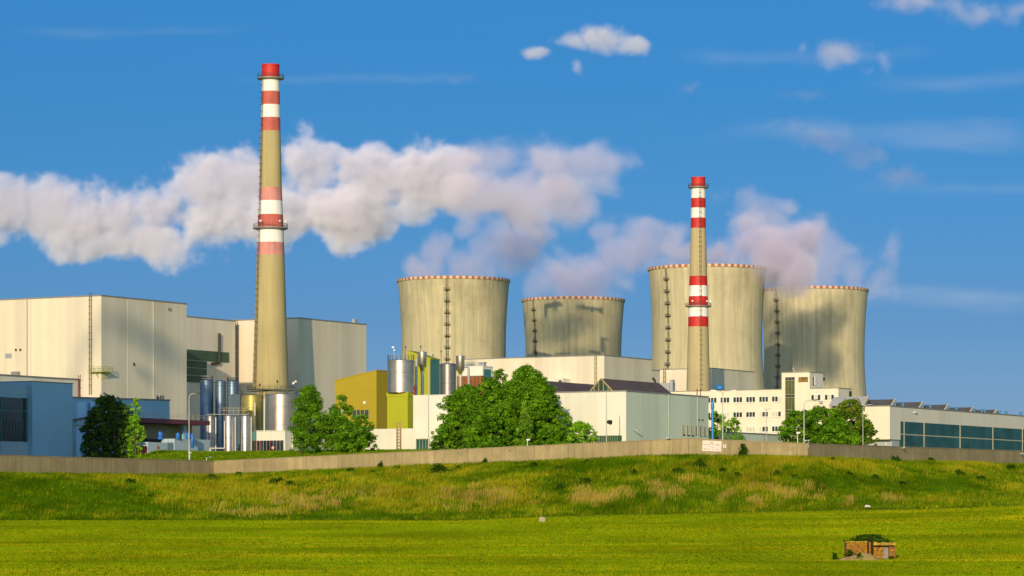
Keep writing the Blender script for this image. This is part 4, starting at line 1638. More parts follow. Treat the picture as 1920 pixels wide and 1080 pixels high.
def sawtooth(px, apex, label, m):
    VS = 4.5
    u, za = H.uz(px, apex, v=VS)
    t = thing('roof_monitor', label, 'skylight', (H.X0 + UX * u - UY * VS, H.Y0 + UY * u + UX * VS, H.z0 + hh + .2), TH, 'triangular roof monitors on the long hall')
    b = MB()
    w1, w2, hgt, ln = 2.6, 2.9, za - hh - .2, 7.5
    b._add([(-w1, .6, 0), (-w1, ln, 0), (0, ln, hgt), (0, .6, hgt)], [(0, 3, 2, 1)])
    b._add([(w2, .6, 0), (w2, ln, 0), (0, ln, hgt), (0, .6, hgt)], [(0, 1, 2, 3)])
    b._add([(-w1, ln, 0), (w2, ln, 0), (0, ln, hgt)], [(0, 1, 2)])
    b.build('roof_slope', m, t)
    b = MB()
    b._add([(-w1, .62, 0), (w2, .62, 0), (0, .62, hgt - .02)], [(0, 1, 2)])
    b.build('gable', M_ROOFD, t)
    b = MB()
    b._add([(-w1 - .05, .3, 0), (-w1 + .75, .3, 0), (0.0, .3, hgt - .62), (0.0, .3, hgt + .12), (-w1 - .05, .61, .02), (-w1 + .75, .61, .02), (0, .61, hgt - .6), (0, .61, hgt + .12)],
           [(0, 1, 2, 3), (7, 6, 5, 4), (0, 3, 7, 4), (1, 0, 4, 5), (2, 1, 5, 6), (3, 2, 6, 7)])
    b.build('verge', mat('pale_verge', (.50, .45, .34), .8, var=.1), t)
    return t


M_ROOFP = mat('pale_grey_roof', (.42, .41, .40), .8, var=.15, vscale=.5, seam=1.2, seamw=.12, seamd=.35)
saw = ['pale grey triangular roof monitor nearest the office block', 'dark triangular roof monitor, first after the pale grey one', 'dark triangular roof monitor, second after the pale grey one',
       'dark triangular roof monitor, third after the pale grey one', 'dark triangular roof monitor, last but one towards the right', 'dark triangular roof monitor, last one on the right']
for px, apex, lab in zip((1632, 1682.5, 1734.5, 1781.5, 1828.5, 1872.5), (743, 748.5, 753.5, 758.5, 763.5, 768), saw):
    sawtooth(px, apex, lab, M_ROOFP if px < 1650 else M_ROOFD)
M_COWL = mat('cowl_teal_blue', (.06, .24, .40), .5, 0.2)
near = {1678: 'at the foot of the first dark roof monitor', 1693: 'between the first and second dark roof monitors', 1730: 'at the foot of the second dark roof monitor', 1744: 'between the second and third dark roof monitors',
        1779: 'at the foot of the third dark roof monitor', 1793: 'between the third and fourth dark roof monitors', 1827: 'at the foot of the fourth dark roof monitor', 1841: 'left one of two behind the fourth dark monitor',
        1846: 'right one of two behind the fourth dark monitor', 1873: 'at the foot of the last dark roof monitor', 1886: 'just right of the last roof monitor', 1914: 'alone near the right edge of the roof', 1605: 'behind the tree top beside the office block'}
proto = None
for px, lab in near.items():
    u, _ = H.uz(max(px, 1670), 775, v=.6)
    pos = (H.X0 + UX * u - UY * .55, H.Y0 + UY * u + UX * .55, H.z0 + hh + .2)
    if px == 1605:
        pos = (xw(1607, 590), 590, H.z0 + hh + .2)
    if proto is None:
        t = thing('roof_cowl', 'small blue mushroom cowl ' + lab, 'roof cowl', pos, 0, 'small blue cowls on the long hall roof')
        MB().lathe([(.17, 0), (.17, .35)], 12, cap_top=True).build('stem', M_COWL, t)
        MB().lathe([(.22, .28), (.36, .34), (.36, .52), (.2, .68), (.03, .7)], 14, cap_top=True, cap_bot=True).build('cap', M_COWL, t)
        proto = t
    else:
        dup(proto, pos, None, 'small blue mushroom cowl ' + lab)
# ------------------------------------------------------------------ unseen block added outside the left edge to shade the blue sheds
G = thing('shade_block', 'tall pale block added left of the blue hall to shade the sheds', 'building', (-111, 525, GZ - .5))
MB().box(-20, 20, -20, 20, 0, 50).build('wall', M_PANEL, G)
MB().box(-20.3, 20.3, -20.3, 20.3, 50.003, 50.4).build('roof', M_TRIM, G)

# ------------------------------------------------------------------ lamp posts, cameras, signs


def lamp_post(px, Y, top, label, arms, r=0.075, name='street_lamp', group='slim lamp posts along the wall', shade=M_GALV):
    x = xw(px, Y)
    z0 = yard_z(x, Y) - .3
    t = thing(name, label, 'street lamp', (x, Y, z0), 0, group)
    h = zw(top, Y) - z0
    b = MB()
    b.tube((0, 0, 0), (0, 0, h * .35), r * 1.5, r * 1.25, 10)
    b.tube((0, 0, h * .35), (0, 0, h), r * 1.25, r * .9, 10)
    b.build('pole', M_POLE, t)
    for s, ln in arms:
        b = MB()
        pts = [(0, 0, h), (s * ln * .12, 0, h + .35), (s * ln * .4, 0, h + .55), (s * ln, 0, h + .6)]
        b.path(pts, .055, 8)
        a = b.build('arm', M_POLE, t)
        b = MB()
        b._add([(s * ln * .8, -.2, h + .5), (s * (ln + .75), -.14, h + .58), (s * (ln + .75), .14, h + .58), (s * ln * .8, .2, h + .5),
                (s * ln * .8, -.2, h + .66), (s * (ln + .6), -.14, h + .74), (s * (ln + .6), .14, h + .74), (s * ln * .8, .2, h + .66)],
               [(0, 1, 2, 3), (4, 7, 6, 5), (0, 4, 5, 1), (1, 5, 6, 2), (2, 6, 7, 3), (3, 7, 4, 0)])
        b.build('lamp_head', M_DARK if len(arms) == 1 else M_GALV, a)
    return t


M_POLE = mat('pole_grey', (.52, .50, .45), .6, .2, var=.08)
lamp_post(354.5, 545, 744, 'slim lamp post with one arm in front of the tall blue-grey tanks', [(1, 1.5)])
lamp_post(1355, 535, 739, 'slim lamp post with two arms in front of the office block', [(1, 1.7), (-1, 1.4)])
lamp_post(1507.6, 505, 757, 'slim lamp post with one arm before the right tree group', [(1, 1.9)])
lamp_post(803.5, 556, 687, 'tall slim pole without arms in front of the white hall', [])
lamp_post(1618, 520, 765, 'thin lamp post rising out of the right end of the tree group', [(1, 2.0)], r=.05)
lamp_post(1437, 560, 772, 'short lamp post with two arms before the middle office windows', [(1, .5), (-1, .5)], r=.045)
fl = lamp_post(1137, 527, 734, 'slim pole with a dark floodlight in front of the white hall end', [], name='floodlight_mast')
b = MB()
z = zw(791, 527) - fl.location.z
b.tube((.25, -.2, z), (.75, -.6, z - .12), .30, .42, 14)
b.tube((0, 0, z), (.3, -.2, z), .06, .06, 6)
b.build('floodlight', M_DARK, fl)


def wall_point(px, dz=0.0, out=0.0):
    wx, wy, wt, wb = wall_at(px)
    for i in range(4):
        a, c = WALL[i], WALL[i + 1]
        if min(a[0], c[0]) - .01 <= wx <= max(a[0], c[0]) + .01 and abs((c[0] - a[0]) * (wy - a[1]) - (c[1] - a[1]) * (wx - a[0])) < 1.0:
            ang = math.atan2(c[1] - a[1], c[0] - a[0])
            slope = math.atan2(c[2] - a[2], math.hypot(c[0] - a[0], c[1] - a[1]))
            break
    nx, ny = math.sin(ang), -math.cos(ang)
    return Vector((wx + nx * out, wy + ny * out, wt + dz)), ang, slope


# warning board with four rows of lettering (too small to read in the photo: kept as worn letter strokes)
p, ang, slope = wall_point(1335, 0, 0.05)
zc = zw(836.2, p.y)
sg = thing('warning_sign', 'large white warning board with four rows of faded red lettering on the wall', 'sign', (p.x, p.y, zc))
sg.rotation_euler = (0, -slope, ang)
W_, H_ = 3.2, 1.62
MB().box(-W_ / 2, W_ / 2, -.03, .03, -H_ / 2, H_ / 2).build('board', mat('sign_white', (.74, .66, .58), .6, var=.05), sg)
b = MB()
r_ = random.Random(2)
for zc_, words, hh_ in ((.50, [(-.27, .27)], .19), (.20, [(-1.40, -.72), (-.55, -.12), (.08, .50), (.68, 1.36)], .19), (-.16, [(-.40, -.22), (-.10, .42)], .17), (-.50, [(-1.40, -.72), (-.6, -.1), (.10, .42), (.62, 1.36)], .19)):
    for a, c in words:
        x = a
        while x < c - .07:
            w_ = .085
            k = r_.randrange(4)
            b.box(x, x + .036, -.042, -.0335, zc_ - hh_ / 2, zc_ + hh_ / 2)
            if k != 1:
                b.box(x + .0285, x + w_, -.042, -.0335, zc_ + hh_ / 2 - .03, zc_ + hh_ / 2)
            if k in (0, 1, 3):
                b.box(x + .0285, x + w_, -.042, -.0335, zc_ - hh_ / 2, zc_ - hh_ / 2 + .03)
            if k == 0:
                b.box(x + w_ + .0005, x + w_ + .028, -.042, -.0335, zc_ - hh_ / 2, zc_ + hh_ / 2)
            x += .145
b.build('lettering', mat('sign_text', (.26, .08, .07), .7), sg)
p, ang, slope = wall_point(1358.8, 0, 0.05)
s2 = thing('notice_plate', 'small square white notice plate right of the large warning board', 'sign', (p.x, p.y, zw(836.5, p.y)))
s2.rotation_euler = (0, -slope, ang)
MB().box(-.24, .24, -.02, .03, -.25, .25).build('board', MATS['sign_white'], s2)
MB().box(-.09, .09, -.03, -.021, -.12, .14).build('symbol', mat('sign_violet', (.36, .30, .42), .7), s2)


def camera_post(px, top, label, Yoff=.9, mode=0):
    p, ang, slope = wall_point(px, 0, -Yoff)
    z0 = p.z - .6
    t = thing('security_camera', label, 'security camera', (p.x, p.y, z0), ang, 'security cameras along the wall')
    h = zw(top, p.y) - z0
    b = MB()
    b.tube((0, 0, 0), (0, 0, h), .07, .06, 8)
    b.build('post', M_CPOST if mode != 1 else M_GALV, t)
    b = MB()
    if mode == 1:
        b.box(-.05, .05, -1.0, .1, h - .06, h)
        b.box(-.35, .15, -1.1, -.9, h - .02, h + .15)
        b.box(.15, .45, -.7, -.5, h + .03, h + .18)
        b.box(.1, .16, -.7, -.64, h - .01, h + .03)
    else:
        b.box(-.15, .42, -.12, .12, h - .08, h + .14)
        b.box(-.2, .5, -.15, .15, h + .14, h + .18)
    b.build('camera_body', M_FRAMEW if mode != 1 else M_GALV, t)
    return t


M_CPOST = mat('post_white', (.70, .64, .45), .6, var=.1)
camera_post(364, 849, 'pale camera on a short post above the wall near the grass strip')
camera_post(984.5, 825, 'pale short camera post above the wall in front of the small conifer')
camera_post(1491.5, 812, 'pale camera on a taller post left of the wall corner')
camera_post(1514.5, 827, 'pale camera bracket at the wall corner casting a shadow', .2, 1)
camera_post(1257, 822, 'camera bracket on the wall top below the mint hall', .2, 1)
camera_post(1689, 840, 'camera bracket on the wall top by the left end of the glazed hall', .2, 1)
camera_post(1672, 832, 'pale camera on a short post at the corner of the glazed hall')
camera_post(1911, 851, 'camera bracket on the wall top at the right edge', .2, 1)
camera_post(389, 857.5, 'pale camera bracket on the wall left of the concave wall corner', .2, 1)

# ------------------------------------------------------------------ trees
LEAF = {
    'green': [leaf_mat('leaf_green_dark', (0.081, 0.205, 0.011)), leaf_mat('leaf_green', (0.140, 0.322, 0.014)), leaf_mat('leaf_green_light', (0.223, 0.438, 0.020))],
    'bright': [leaf_mat('leaf_bright_dark', (0.135, 0.310, 0.014)), leaf_mat('leaf_bright', (0.232, 0.486, 0.020)), leaf_mat('leaf_bright_light', (0.328, 0.603, 0.029))],
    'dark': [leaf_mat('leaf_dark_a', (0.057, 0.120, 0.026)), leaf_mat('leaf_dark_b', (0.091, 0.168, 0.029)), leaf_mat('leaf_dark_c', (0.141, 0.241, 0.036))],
    'lime': [leaf_mat('leaf_lime_a', (.13, .28, .02)), leaf_mat('leaf_lime_b', (.19, .37, .025)), leaf_mat('leaf_lime_c', (.25, .44, .03))],
    'pine': [leaf_mat('leaf_pine_a', (0.086, 0.185, 0.014)), leaf_mat('leaf_pine_b', (0.165, 0.273, 0.018)), leaf_mat('leaf_pine_c', (0.251, 0.310, 0.029))],
}


def envelope(kind, t):
    """crown radius (0..1) at height fraction t of the crown"""
    if kind == 'round':
        return np.sqrt(np.clip(1 - ((t - .42) / .60) ** 2, 0, 1))
    if kind == 'cone':
        return np.clip(1 - t, 0, 1) ** .8 * np.clip(t * 9, 0, 1) ** .5
    if kind == 'column':
        return np.clip(1 - t ** 3, 0, 1) ** .8 * np.clip(.45 + t * 2.2, 0, 1) * (.8 + .2 * np.sin(t * 17))
    if kind == 'birch':
        return np.clip(1 - ((t - .36) / .66) ** 2, 0, 1) ** .75 * np.clip(t * 5 + .3, 0, 1)
    if kind == 'bush':
        return np.clip(1 - t ** 2.2, 0, 1) ** .6
    return np.clip(1 - t, 0, 1)


def tree(px, Y, top, w_px, kind, pal, label, name='tree', cat='tree', dens=1.0, leaf=.34, clear=0.04, seed=0, trunk_m=None, group=None, cl_r=None, depth=1.0, lean=0.0):
    rg = np.random.default_rng(seed + int(px * 7))
    x = xw(px, Y)
    z0 = yard_z(x, Y) - .15
    Hh = zw(top, Y) - z0
    Rr = w_px / 2 / FPX * Y * 1.12
    t = thing(name, label, cat, (x, Y, z0), 0, group)
    # trunk and limbs
    zb = Hh * clear
    ncl = int(150 * dens * max(1.0, Hh / 10) ** 1.2 * max(.6, Rr / 3))
    tt = rg.beta(1.25, 1.25, ncl)
    er = envelope(kind, tt)
    rad = Rr * er * np.sqrt(rg.uniform(.15, 1.0, ncl)) * rg.uniform(.85, 1.08, ncl)
    an = rg.uniform(0, 2 * np.pi, ncl)
    cx, cy, cz = rad * np.cos(an), rad * np.sin(an) * depth, zb + (Hh - zb) * tt * .97
    cx = cx + lean * cz / Hh
    # a lumpy outline: push whole sectors in or out
    lump = np.array([mnoise.noise(Vector((math.cos(a) * 1.3, math.sin(a) * 1.3, q * 3.2 + px))) for a, q in zip(an, tt)])
    cx *= 1 + .34 * lump
    cy *= 1 + .34 * lump
    sp_ = rg.uniform(0, 1, ncl) < .14          # a few boughs reach out of the outline
    cx, cy, cz = np.where(sp_, cx * 1.14, cx), np.where(sp_, cy * 1.14, cy), np.where(sp_, cz * 1.035, cz)
    cr = (cl_r or max(.45, Rr * .155)) * rg.uniform(.5, 1.35, ncl)
    nl = np.maximum(12, (cr ** 2 * 95 * (.42 / leaf) ** 1.6)).astype(int)
    idx = np.repeat(np.arange(ncl), nl)
    N = len(idx)
    d = rg.normal(0, 1, (N, 3))
    d /= np.linalg.norm(d, axis=1)[:, None]
    rr = rg.uniform(.25, 1.0, N) ** .6
    P = np.stack([cx[idx], cy[idx], cz[idx]], 1) + d * (rr * cr[idx])[:, None] * np.array([1, 1, .72])
    P[:, 2] = np.maximum(P[:, 2], .05)
    # leaf card orientation: outward-ish with scatter
    nrm = d + rg.normal(0, .55, (N, 3)) + np.array([0, 0, .35])
    nrm /= np.linalg.norm(nrm, axis=1)[:, None]
    a = np.cross(nrm, rg.normal(0, 1, (N, 3)))
    a /= np.linalg.norm(a, axis=1)[:, None]
    bb = np.cross(nrm, a)
    s = leaf * rg.uniform(.55, 1.25, N)
    a *= s[:, None] * .5
    bb *= (s * .75)[:, None] * .5
    V = np.empty((N, 4, 3), np.float32)
    V[:, 0], V[:, 1], V[:, 2], V[:, 3] = P - a, P - bb, P + a, P + bb
    F = np.arange(N * 4).reshape(N, 4)
    tone = rg.normal(0, 1.0, ncl)[idx] + rg.normal(0, .6, N)
    mi = np.where(tone < -.45, 0, np.where(tone < .75, 1, 2))
    fast_mesh('crown', V, F, LEAF[pal], mi, t, nper=4)
    b = MB()
    r0 = max(.07, Hh * .018)
    pts = [Vector((lean * q + .06 * Hh * .15 * math.sin(q * 5 + px), 0, Hh * q)) for q in np.linspace(0, .9, 7)]
    for i in range(6):
        b.tube(pts[i], pts[i + 1], r0 * (1 - i / 6.6), r0 * (1 - (i + 1) / 6.6), 8)
    for k in range(min(26, ncl)):
        c = Vector((cx[k], cy[k], cz[k]))
        q = max(.06, min(.85, (cz[k] - .35 * math.hypot(cx[k], cy[k])) / Hh))
        st = Vector((lean * q, 0, Hh * q))
        b.tube(st, c, r0 * .35, r0 * .10, 5)
    b.build('trunk', trunk_m or M_BARK, t)
    return t


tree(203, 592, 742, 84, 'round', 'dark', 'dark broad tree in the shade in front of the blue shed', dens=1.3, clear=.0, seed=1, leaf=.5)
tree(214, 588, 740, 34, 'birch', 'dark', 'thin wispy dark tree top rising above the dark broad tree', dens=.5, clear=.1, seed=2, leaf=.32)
tree(254, 550, 746, 38, 'column', 'bright', 'narrow bright green tree beside the dark broad tree', dens=1.0, clear=.0, seed=3, leaf=.36)
tree(577, 566, 718, 58, 'birch', 'green', 'loose birch with a pale trunk right of the shiny tank', dens=.9, clear=.06, seed=4, leaf=.30, trunk_m=M_BIRCH, cl_r=.85)
tree(640, 585, 737, 48, 'birch', 'green', 'open small birch in front of the ochre building', dens=.6, clear=.1, seed=5, leaf=.30, trunk_m=M_BIRCH, cl_r=.75)
tree(628, 566, 772, 74, 'bush', 'green', 'bushy green tree left of the ochre wall window', dens=1.1, clear=0, seed=6)
tree(678, 562, 775, 58, 'bush', 'green', 'bushy green tree beside the low white wing', dens=1.1, clear=0, seed=7)
tree(655, 556, 790, 66, 'bush', 'green', 'low dark green shrub between the two bushy trees', name='shrub', cat='shrub', dens=.8, clear=0, seed=8)
tree(566, 556, 808, 40, 'bush', 'green', 'low green shrub at the foot of the pale-trunked birch', name='shrub', cat='shrub', dens=.7, clear=0, seed=9)
tree(985, 534, 688, 122, 'bush', 'green', 'tallest and broadest green tree, in front of the long pale hall', dens=1.9, clear=.02, seed=10, leaf=.36)
tree(938, 536, 690, 62, 'bush', 'green', 'slender green tree top left of the tallest tree', dens=.9, clear=.05, seed=11)
tree(876, 543, 724, 104, 'bush', 'green', 'broad green tree in front of the plain white hall', dens=1.6, clear=.02, seed=12, leaf=.36)
tree(918, 533, 708, 84, 'bush', 'green', 'green tree filling the middle between the two broadest green trees', dens=1.2, clear=.02, seed=31, leaf=.36)
tree(1024, 531, 716, 66, 'bush', 'green', 'green tree on the right flank of the tallest tree', dens=1.3, clear=.02, seed=13, leaf=.36)
tree(836, 538, 797, 58, 'bush', 'green', 'low dense green shrub by the slim pole and white hall', name='shrub', cat='shrub', dens=.9, clear=0, seed=14)
tree(930, 528, 760, 88, 'bush', 'green', 'dense green bush below the gap of the big trees', name='shrub', cat='shrub', dens=1.3, clear=0, seed=15)
tree(985, 521, 763, 44, 'cone', 'lime', 'small pale green conifer in front of the tallest tree', dens=1.2, clear=0, seed=16, leaf=.34, cl_r=.5)
tree(1030, 524, 796, 62, 'bush', 'green', 'low green bush between the conifer and white hall end', name='shrub', cat='shrub', dens=1.0, clear=0, seed=17)
tree(1058, 527, 772, 50, 'bush', 'green', 'rounded green bush stepping down right of the tallest tree', name='shrub', cat='shrub', dens=1.0, clear=0, seed=32)
tree(1086, 524, 789, 60, 'bush', 'bright', 'light green shrub in front of the white hall end', name='shrub', cat='shrub', dens=1.0, clear=0, seed=18, leaf=.36)
tree(1346, 575, 768, 36, 'round', 'bright', 'small light green tree right of the bright blue pipe', dens=.9, clear=0, seed=19, leaf=.36)
tree(1377, 578, 782, 34, 'bush', 'bright', 'small light green shrub below the office windows', name='shrub', cat='shrub', dens=.9, clear=0, seed=20, leaf=.36)
tree(1497, 540, 769, 70, 'round', 'green', 'green tree at the left end of the group before the office', dens=1.4, clear=0, seed=21)
tree(1542, 545, 763, 76, 'round', 'green', 'green tree in the middle of the group before the office', dens=1.4, clear=0, seed=22)
tree(1594, 548, 746, 78, 'birch', 'pine', 'tall brownish green pine at the right end of the tree group', dens=1.5, clear=0, seed=23, leaf=.34)
tree(1618, 540, 786, 58, 'bush', 'pine', 'low pine bush beside the cream end of the glazed hall', name='shrub', cat='shrub', dens=1.0, clear=0, seed=24, leaf=.36)
tree(1570, 532, 790, 80, 'bush', 'green', 'dense green bush in front of the tall pine', name='shrub', cat='shrub', dens=1.1, clear=0, seed=25)

# ------------------------------------------------------------------ grass on the bank and corn in the field


def blades(pos, h, w, n, spread, lean, rg, mats, mi, name, kind='stuff', parent=None):
    N = len(pos)
    idx = np.repeat(np.arange(N), n)
    M = len(idx)
    b0 = pos[idx] + np.stack([rg.normal(0, 1, M) * spread[idx], rg.normal(0, 1, M) * spread[idx], np.zeros(M)], 1)
    ang = rg.uniform(0, 2 * np.pi, M)
    # blades mostly broadside to the slope so that they read from the valley
    dx, dy = np.cos(ang), np.sin(ang) * .6
    hh = h[idx] * rg.uniform(.55, 1.15, M)
    ww = w[idx] * rg.uniform(.6, 1.3, M) * .5
    tip = b0 + np.stack([rg.normal(0, 1, M) * lean * hh + .12 * hh, rg.normal(0, 1, M) * lean * hh, hh], 1)
    V = np.empty((M, 3, 3), np.float32)
    V[:, 0] = b0 + np.stack([-dx * ww, -dy * ww, np.full(M, -.05)], 1)
    V[:, 1] = b0 + np.stack([dx * ww, dy * ww, np.full(M, -.05)], 1)
    V[:, 2] = tip
    o = fast_mesh(name, V, np.arange(M * 3).reshape(M, 3), mats, mi[idx], parent)
    if kind:
        o['kind'] = kind
    return o


G_DARK = leaf_mat('grass_dark', (.075, .165, .003), .3, .35, .15)
G_MID = leaf_mat('grass_mid', (.19, .265, .005), .3, .35, .15)
G_YEL = leaf_mat('grass_yellow', (.40, .36, .014), .25, .35, .15)
G_STRAW = leaf_mat('grass_straw', (.50, .37, .075), .2, .35, .15)
rg = np.random.default_rng(11)
NB = 66000
pxr = rg.uniform(-330, 2250, NB)
tr = rg.uniform(0.0, 0.995, NB) ** .9
patch_straw = [(590, .30, 75, .16), (640, .42, 70, .10), (880, .26, 85, .12), (900, .36, 60, .08), (470, .14, 70, .08), (1130, .30, 80, .12), (1270, .36, 60, .14), (1395, .26, 55, .13), (1490, .30, 55, .15), (1605, .12, 40, .08), (1660, .14, 30, .07), (1250, .38, 60, .10)]
patch_yel = [(420, .5, 160, .3), (560, .55, 150, .25), (760, .35, 120, .3), (1500, .86, 85, .09), (1590, .82, 70, .07), (1850, .86, 60, .08), (1880, .4, 60, .15), (960, .4, 80, .3), (1420, .45, 120, .25), (700, .7, 200, .15)]
patch_dark = [(100, .5, 190, .45), (200, .2, 220, .2), (1195, .10, 130, .12), (1205, .2, 60, .12), (935, .06, 50, .09), (640, .05, 300, .05), (120, .02, 260, .07), (1560, .45, 160, .2), (1750, .4, 160, .2), (1100, .75, 160, .12)]
pos = np.empty((NB, 3))
typ = np.empty(NB, int)
hh = np.empty(NB)
for i in range(NB):
    px, t = pxr[i], tr[i]
    x, y, z = bank_pt(px, t)
    pos[i] = (x, y, z)
    n1 = fbm(x, y, .09, 1.7)
    n2 = fbm(x, y, .35, 5.1)

    def pw(lst):
        return max(1 - (((px - a) / c) ** 2 + ((t - b_) / d) ** 2) for a, b_, c, d in lst)
    ps, py_, pd = pw(patch_straw), pw(patch_yel), pw(patch_dark)
    s = n1 * .55 + n2 * .75 + rg.normal(0, .36) + .08
    s += .55 * max(0, py_) - .75 * max(0, pd)
    if ps > -1.6 and ps * .5 + n2 * 1.5 + n1 * .6 + rg.normal(0, .5) > 1.0:
        typ[i] = 3
    elif s > .62:
        typ[i] = 2
    elif s > -.22:
        typ[i] = 1
    else:
        typ[i] = 0
    if t > .93:
        typ[i] = min(typ[i], 1)
    hh[i] = (.6, .62, .8, 1.05)[typ[i]] * (1 + .45 * n1 + .3 * n2)
    if pd > 0 and 1060 < px < 1330:
        hh[i] *= 1.7
    if t < .05:
        hh[i] *= .8
blades(pos, hh * .85, np.full(NB, .13), 5, np.full(NB, .32), .22, rg, [G_DARK, G_MID, G_YEL, G_STRAW], typ, 'bank_grass')
bpy.data.objects['bank_grass']['label'] = 'long wild grass covering the embankment below the wall, green with straw patches'
bpy.data.objects['bank_grass']['category'] = 'grass'

C_GRN = leaf_mat('corn_green', (.275, .355, .004), .25, .4, .05)
C_GRN2 = leaf_mat('corn_green_deep', (.205, .315, .004), .25, .4, .05)
C_YEL = leaf_mat('corn_yellow', (.52, .45, .008), .25, .4, .05)
NF = 190000
Yf = rg.uniform(292, 447, NF) ** 1.0
pf = rg.uniform(-330, 2250, NF)
keep = rg.uniform(0, 1, NF) < np.clip((Yf / 400) ** 1.0 * .9 + .1, 0, 1)
Yf, pf = Yf[keep], pf[keep]
NF = len(Yf)
pos = np.empty((NF, 3))
typ = np.empty(NF, int)
for i in range(NF):
    k = (pf[i] - 960) / FPX
    fy = foot_at(pf[i])[1]
    Y = min(Yf[i], fy + .6)
    x = k * Y
    pos[i] = (x, Y, field_z(x, Y))
    band = mnoise.noise(Vector((x * .02, Y * .22, 2.0))) * .8 + mnoise.noise(Vector((x * .006, Y * .07, 5.0))) * .7 + .9 * math.exp(-((Y - 327.5 + .02 * x) / 1.6) ** 2) * (1 if 30 < x < 55 else .25) + mnoise.noise(Vector((x * .2, Y * .5, 8.0))) * .45 + rg.normal(0, .38)
    typ[i] = 2 if band > .60 else (1 if band < -.35 else 0)
blades(pos, np.full(NF, .17), np.full(NF, .15), 3, np.full(NF, .16), .35, rg, [C_GRN, C_GRN2, C_YEL], typ, 'corn_shoots')
bpy.data.objects['corn_shoots']['label'] = 'short young corn covering the whole field, bright green flecked with yellow'
bpy.data.objects['corn_shoots']['category'] = 'crop'


def weed_mesh(seed, r, h, n, pal):
    """a ragged clump: several leaning stalks of leaves of unequal height"""
    rgw = np.random.default_rng(seed)
    m = max(4, int(5 + r * 4))
    ca, cr = rgw.uniform(0, 2 * np.pi, m), r * np.sqrt(rgw.uniform(0, 1, m)) * .4
    hs_ = h * rgw.uniform(.45, 1.15, m) * (1 - .45 * (cr / r) ** 2)
    k = rgw.integers(0, m, n)
    t = rgw.uniform(0, 1, n) ** .8
    low = rgw.uniform(0, 1, n) < .3
    t = np.where(low, t * .2, t)
    sp = r * .34 * (1.1 - .75 * t)
    P = np.stack([cr[k] * np.cos(ca[k]) * (1 + .3 * t) + rgw.normal(0, 1, n) * sp, cr[k] * np.sin(ca[k]) * (1 + .3 * t) + rgw.normal(0, 1, n) * sp, hs_[k] * t + rgw.normal(0, .04, n)], 1)
    q = low[:, None]
    dd = rgw.normal(0, .42 * r, (n, 2))
    P[:, :2] = np.where(q, dd, P[:, :2])
    nrm = rgw.normal(0, 1, (n, 3)) + np.array([0, -.3, .5])
    nrm /= np.linalg.norm(nrm, axis=1)[:, None]
    a = np.cross(nrm, rgw.normal(0, 1, (n, 3)))
    a /= np.linalg.norm(a, axis=1)[:, None]
    bb = np.cross(nrm, a)
    s = rgw.uniform(.14, .34, n)[:, None]
    V = np.stack([P - a * s * .5, P - bb * s * .35, P + a * s * .5, P + bb * s * .35], 1)
    return V, np.arange(n * 4).reshape(n, 4), rgw.integers(0, 3, n)


W_PAL = [leaf_mat('weed_a', (.028, .075, .006)), leaf_mat('weed_b', (.045, .105, .008)), leaf_mat('weed_c', (.07, .14, .01))]
weed_spots = [(822, .74, 1.5, 1.3), (713, .93, .5, 1.0), (1393, .97, .7, 1.5), (1310, .72, 1.1, .9), (1318, .66, .8, .7), (1048, .72, .8, .7), (1000, .82, .6, .6), (1100, .80, .7, .6), (1187, .62, .5, .5), (1270, .60, .9, .5), (1355, .62, .6, .5), (1382, .55, .6, .5), (1098, .48, .9, .6),
              (1050, .42, .8, .6), (520, .68, 1.3, .8), (545, .62, .9, .7), (658, .84, .7, .5), (700, .80, .7, .4), (745, .86, .6, .5), (398, .84, .8, .6), (365, .55, .5, .4), (860, .86, .5, .5), (1680, .94, .9, .8), (1745, .96, .8, .7), (1455, .6, .8, .6), (1490, .55, .7, .5), (1590, .62, .7, .5),
              (1640, .55, .8, .6), (1800, .6, .8, .6), (1690, .45, .9, .6), (1840, .5, .9, .7), (1895, .75, 1.0, .9), (1560, .9, .5, .5), (245, .7, .9, .6), (285, .45, .8, .5), (450, .93, .6, .5), (908, .98, .4, .7)]
wp = None
for i, (px, t, r, h) in enumerate(weed_spots):
    x, y, z = bank_pt(px, t)
    V, F, mi = weed_mesh(100 + i, r * 1.25, h * 1.35, int(640 + 600 * r * h), W_PAL)
    o = fast_mesh('weed_clump', V, F, W_PAL, mi, None, nper=4)
    o.location = (x, y, z - .05)
    tag(o, 'dark green leafy weed clump standing on the grassy bank', 'weed', 'weed clumps on the bank')

# lawn strip inside the wall
NL = 9000
pl = rg.uniform(225, 1010, NL)
dl = rg.uniform(.5, 95, NL)
pos = np.empty((NL, 3))
for i in range(NL):
    wx, wy, wt, wb = wall_at(pl[i])
    Y = wy + dl[i]
    pos[i] = ((pl[i] - 960) / FPX * Y, Y, yard_level(pl[i], dl[i], wt))
blades(pos, np.full(NL, .22), np.full(NL, .25), 4, np.full(NL, .3), .3, rg, [G_MID, leaf_mat('lawn_green', (.14, .27, .006), .25, .4, .1)], rg.integers(0, 2, NL), 'lawn_grass')
bpy.data.objects['lawn_grass']['label'] = 'bright short lawn strip just inside the concrete wall below the tanks'
bpy.data.objects['lawn_grass']['category'] = 'grass'

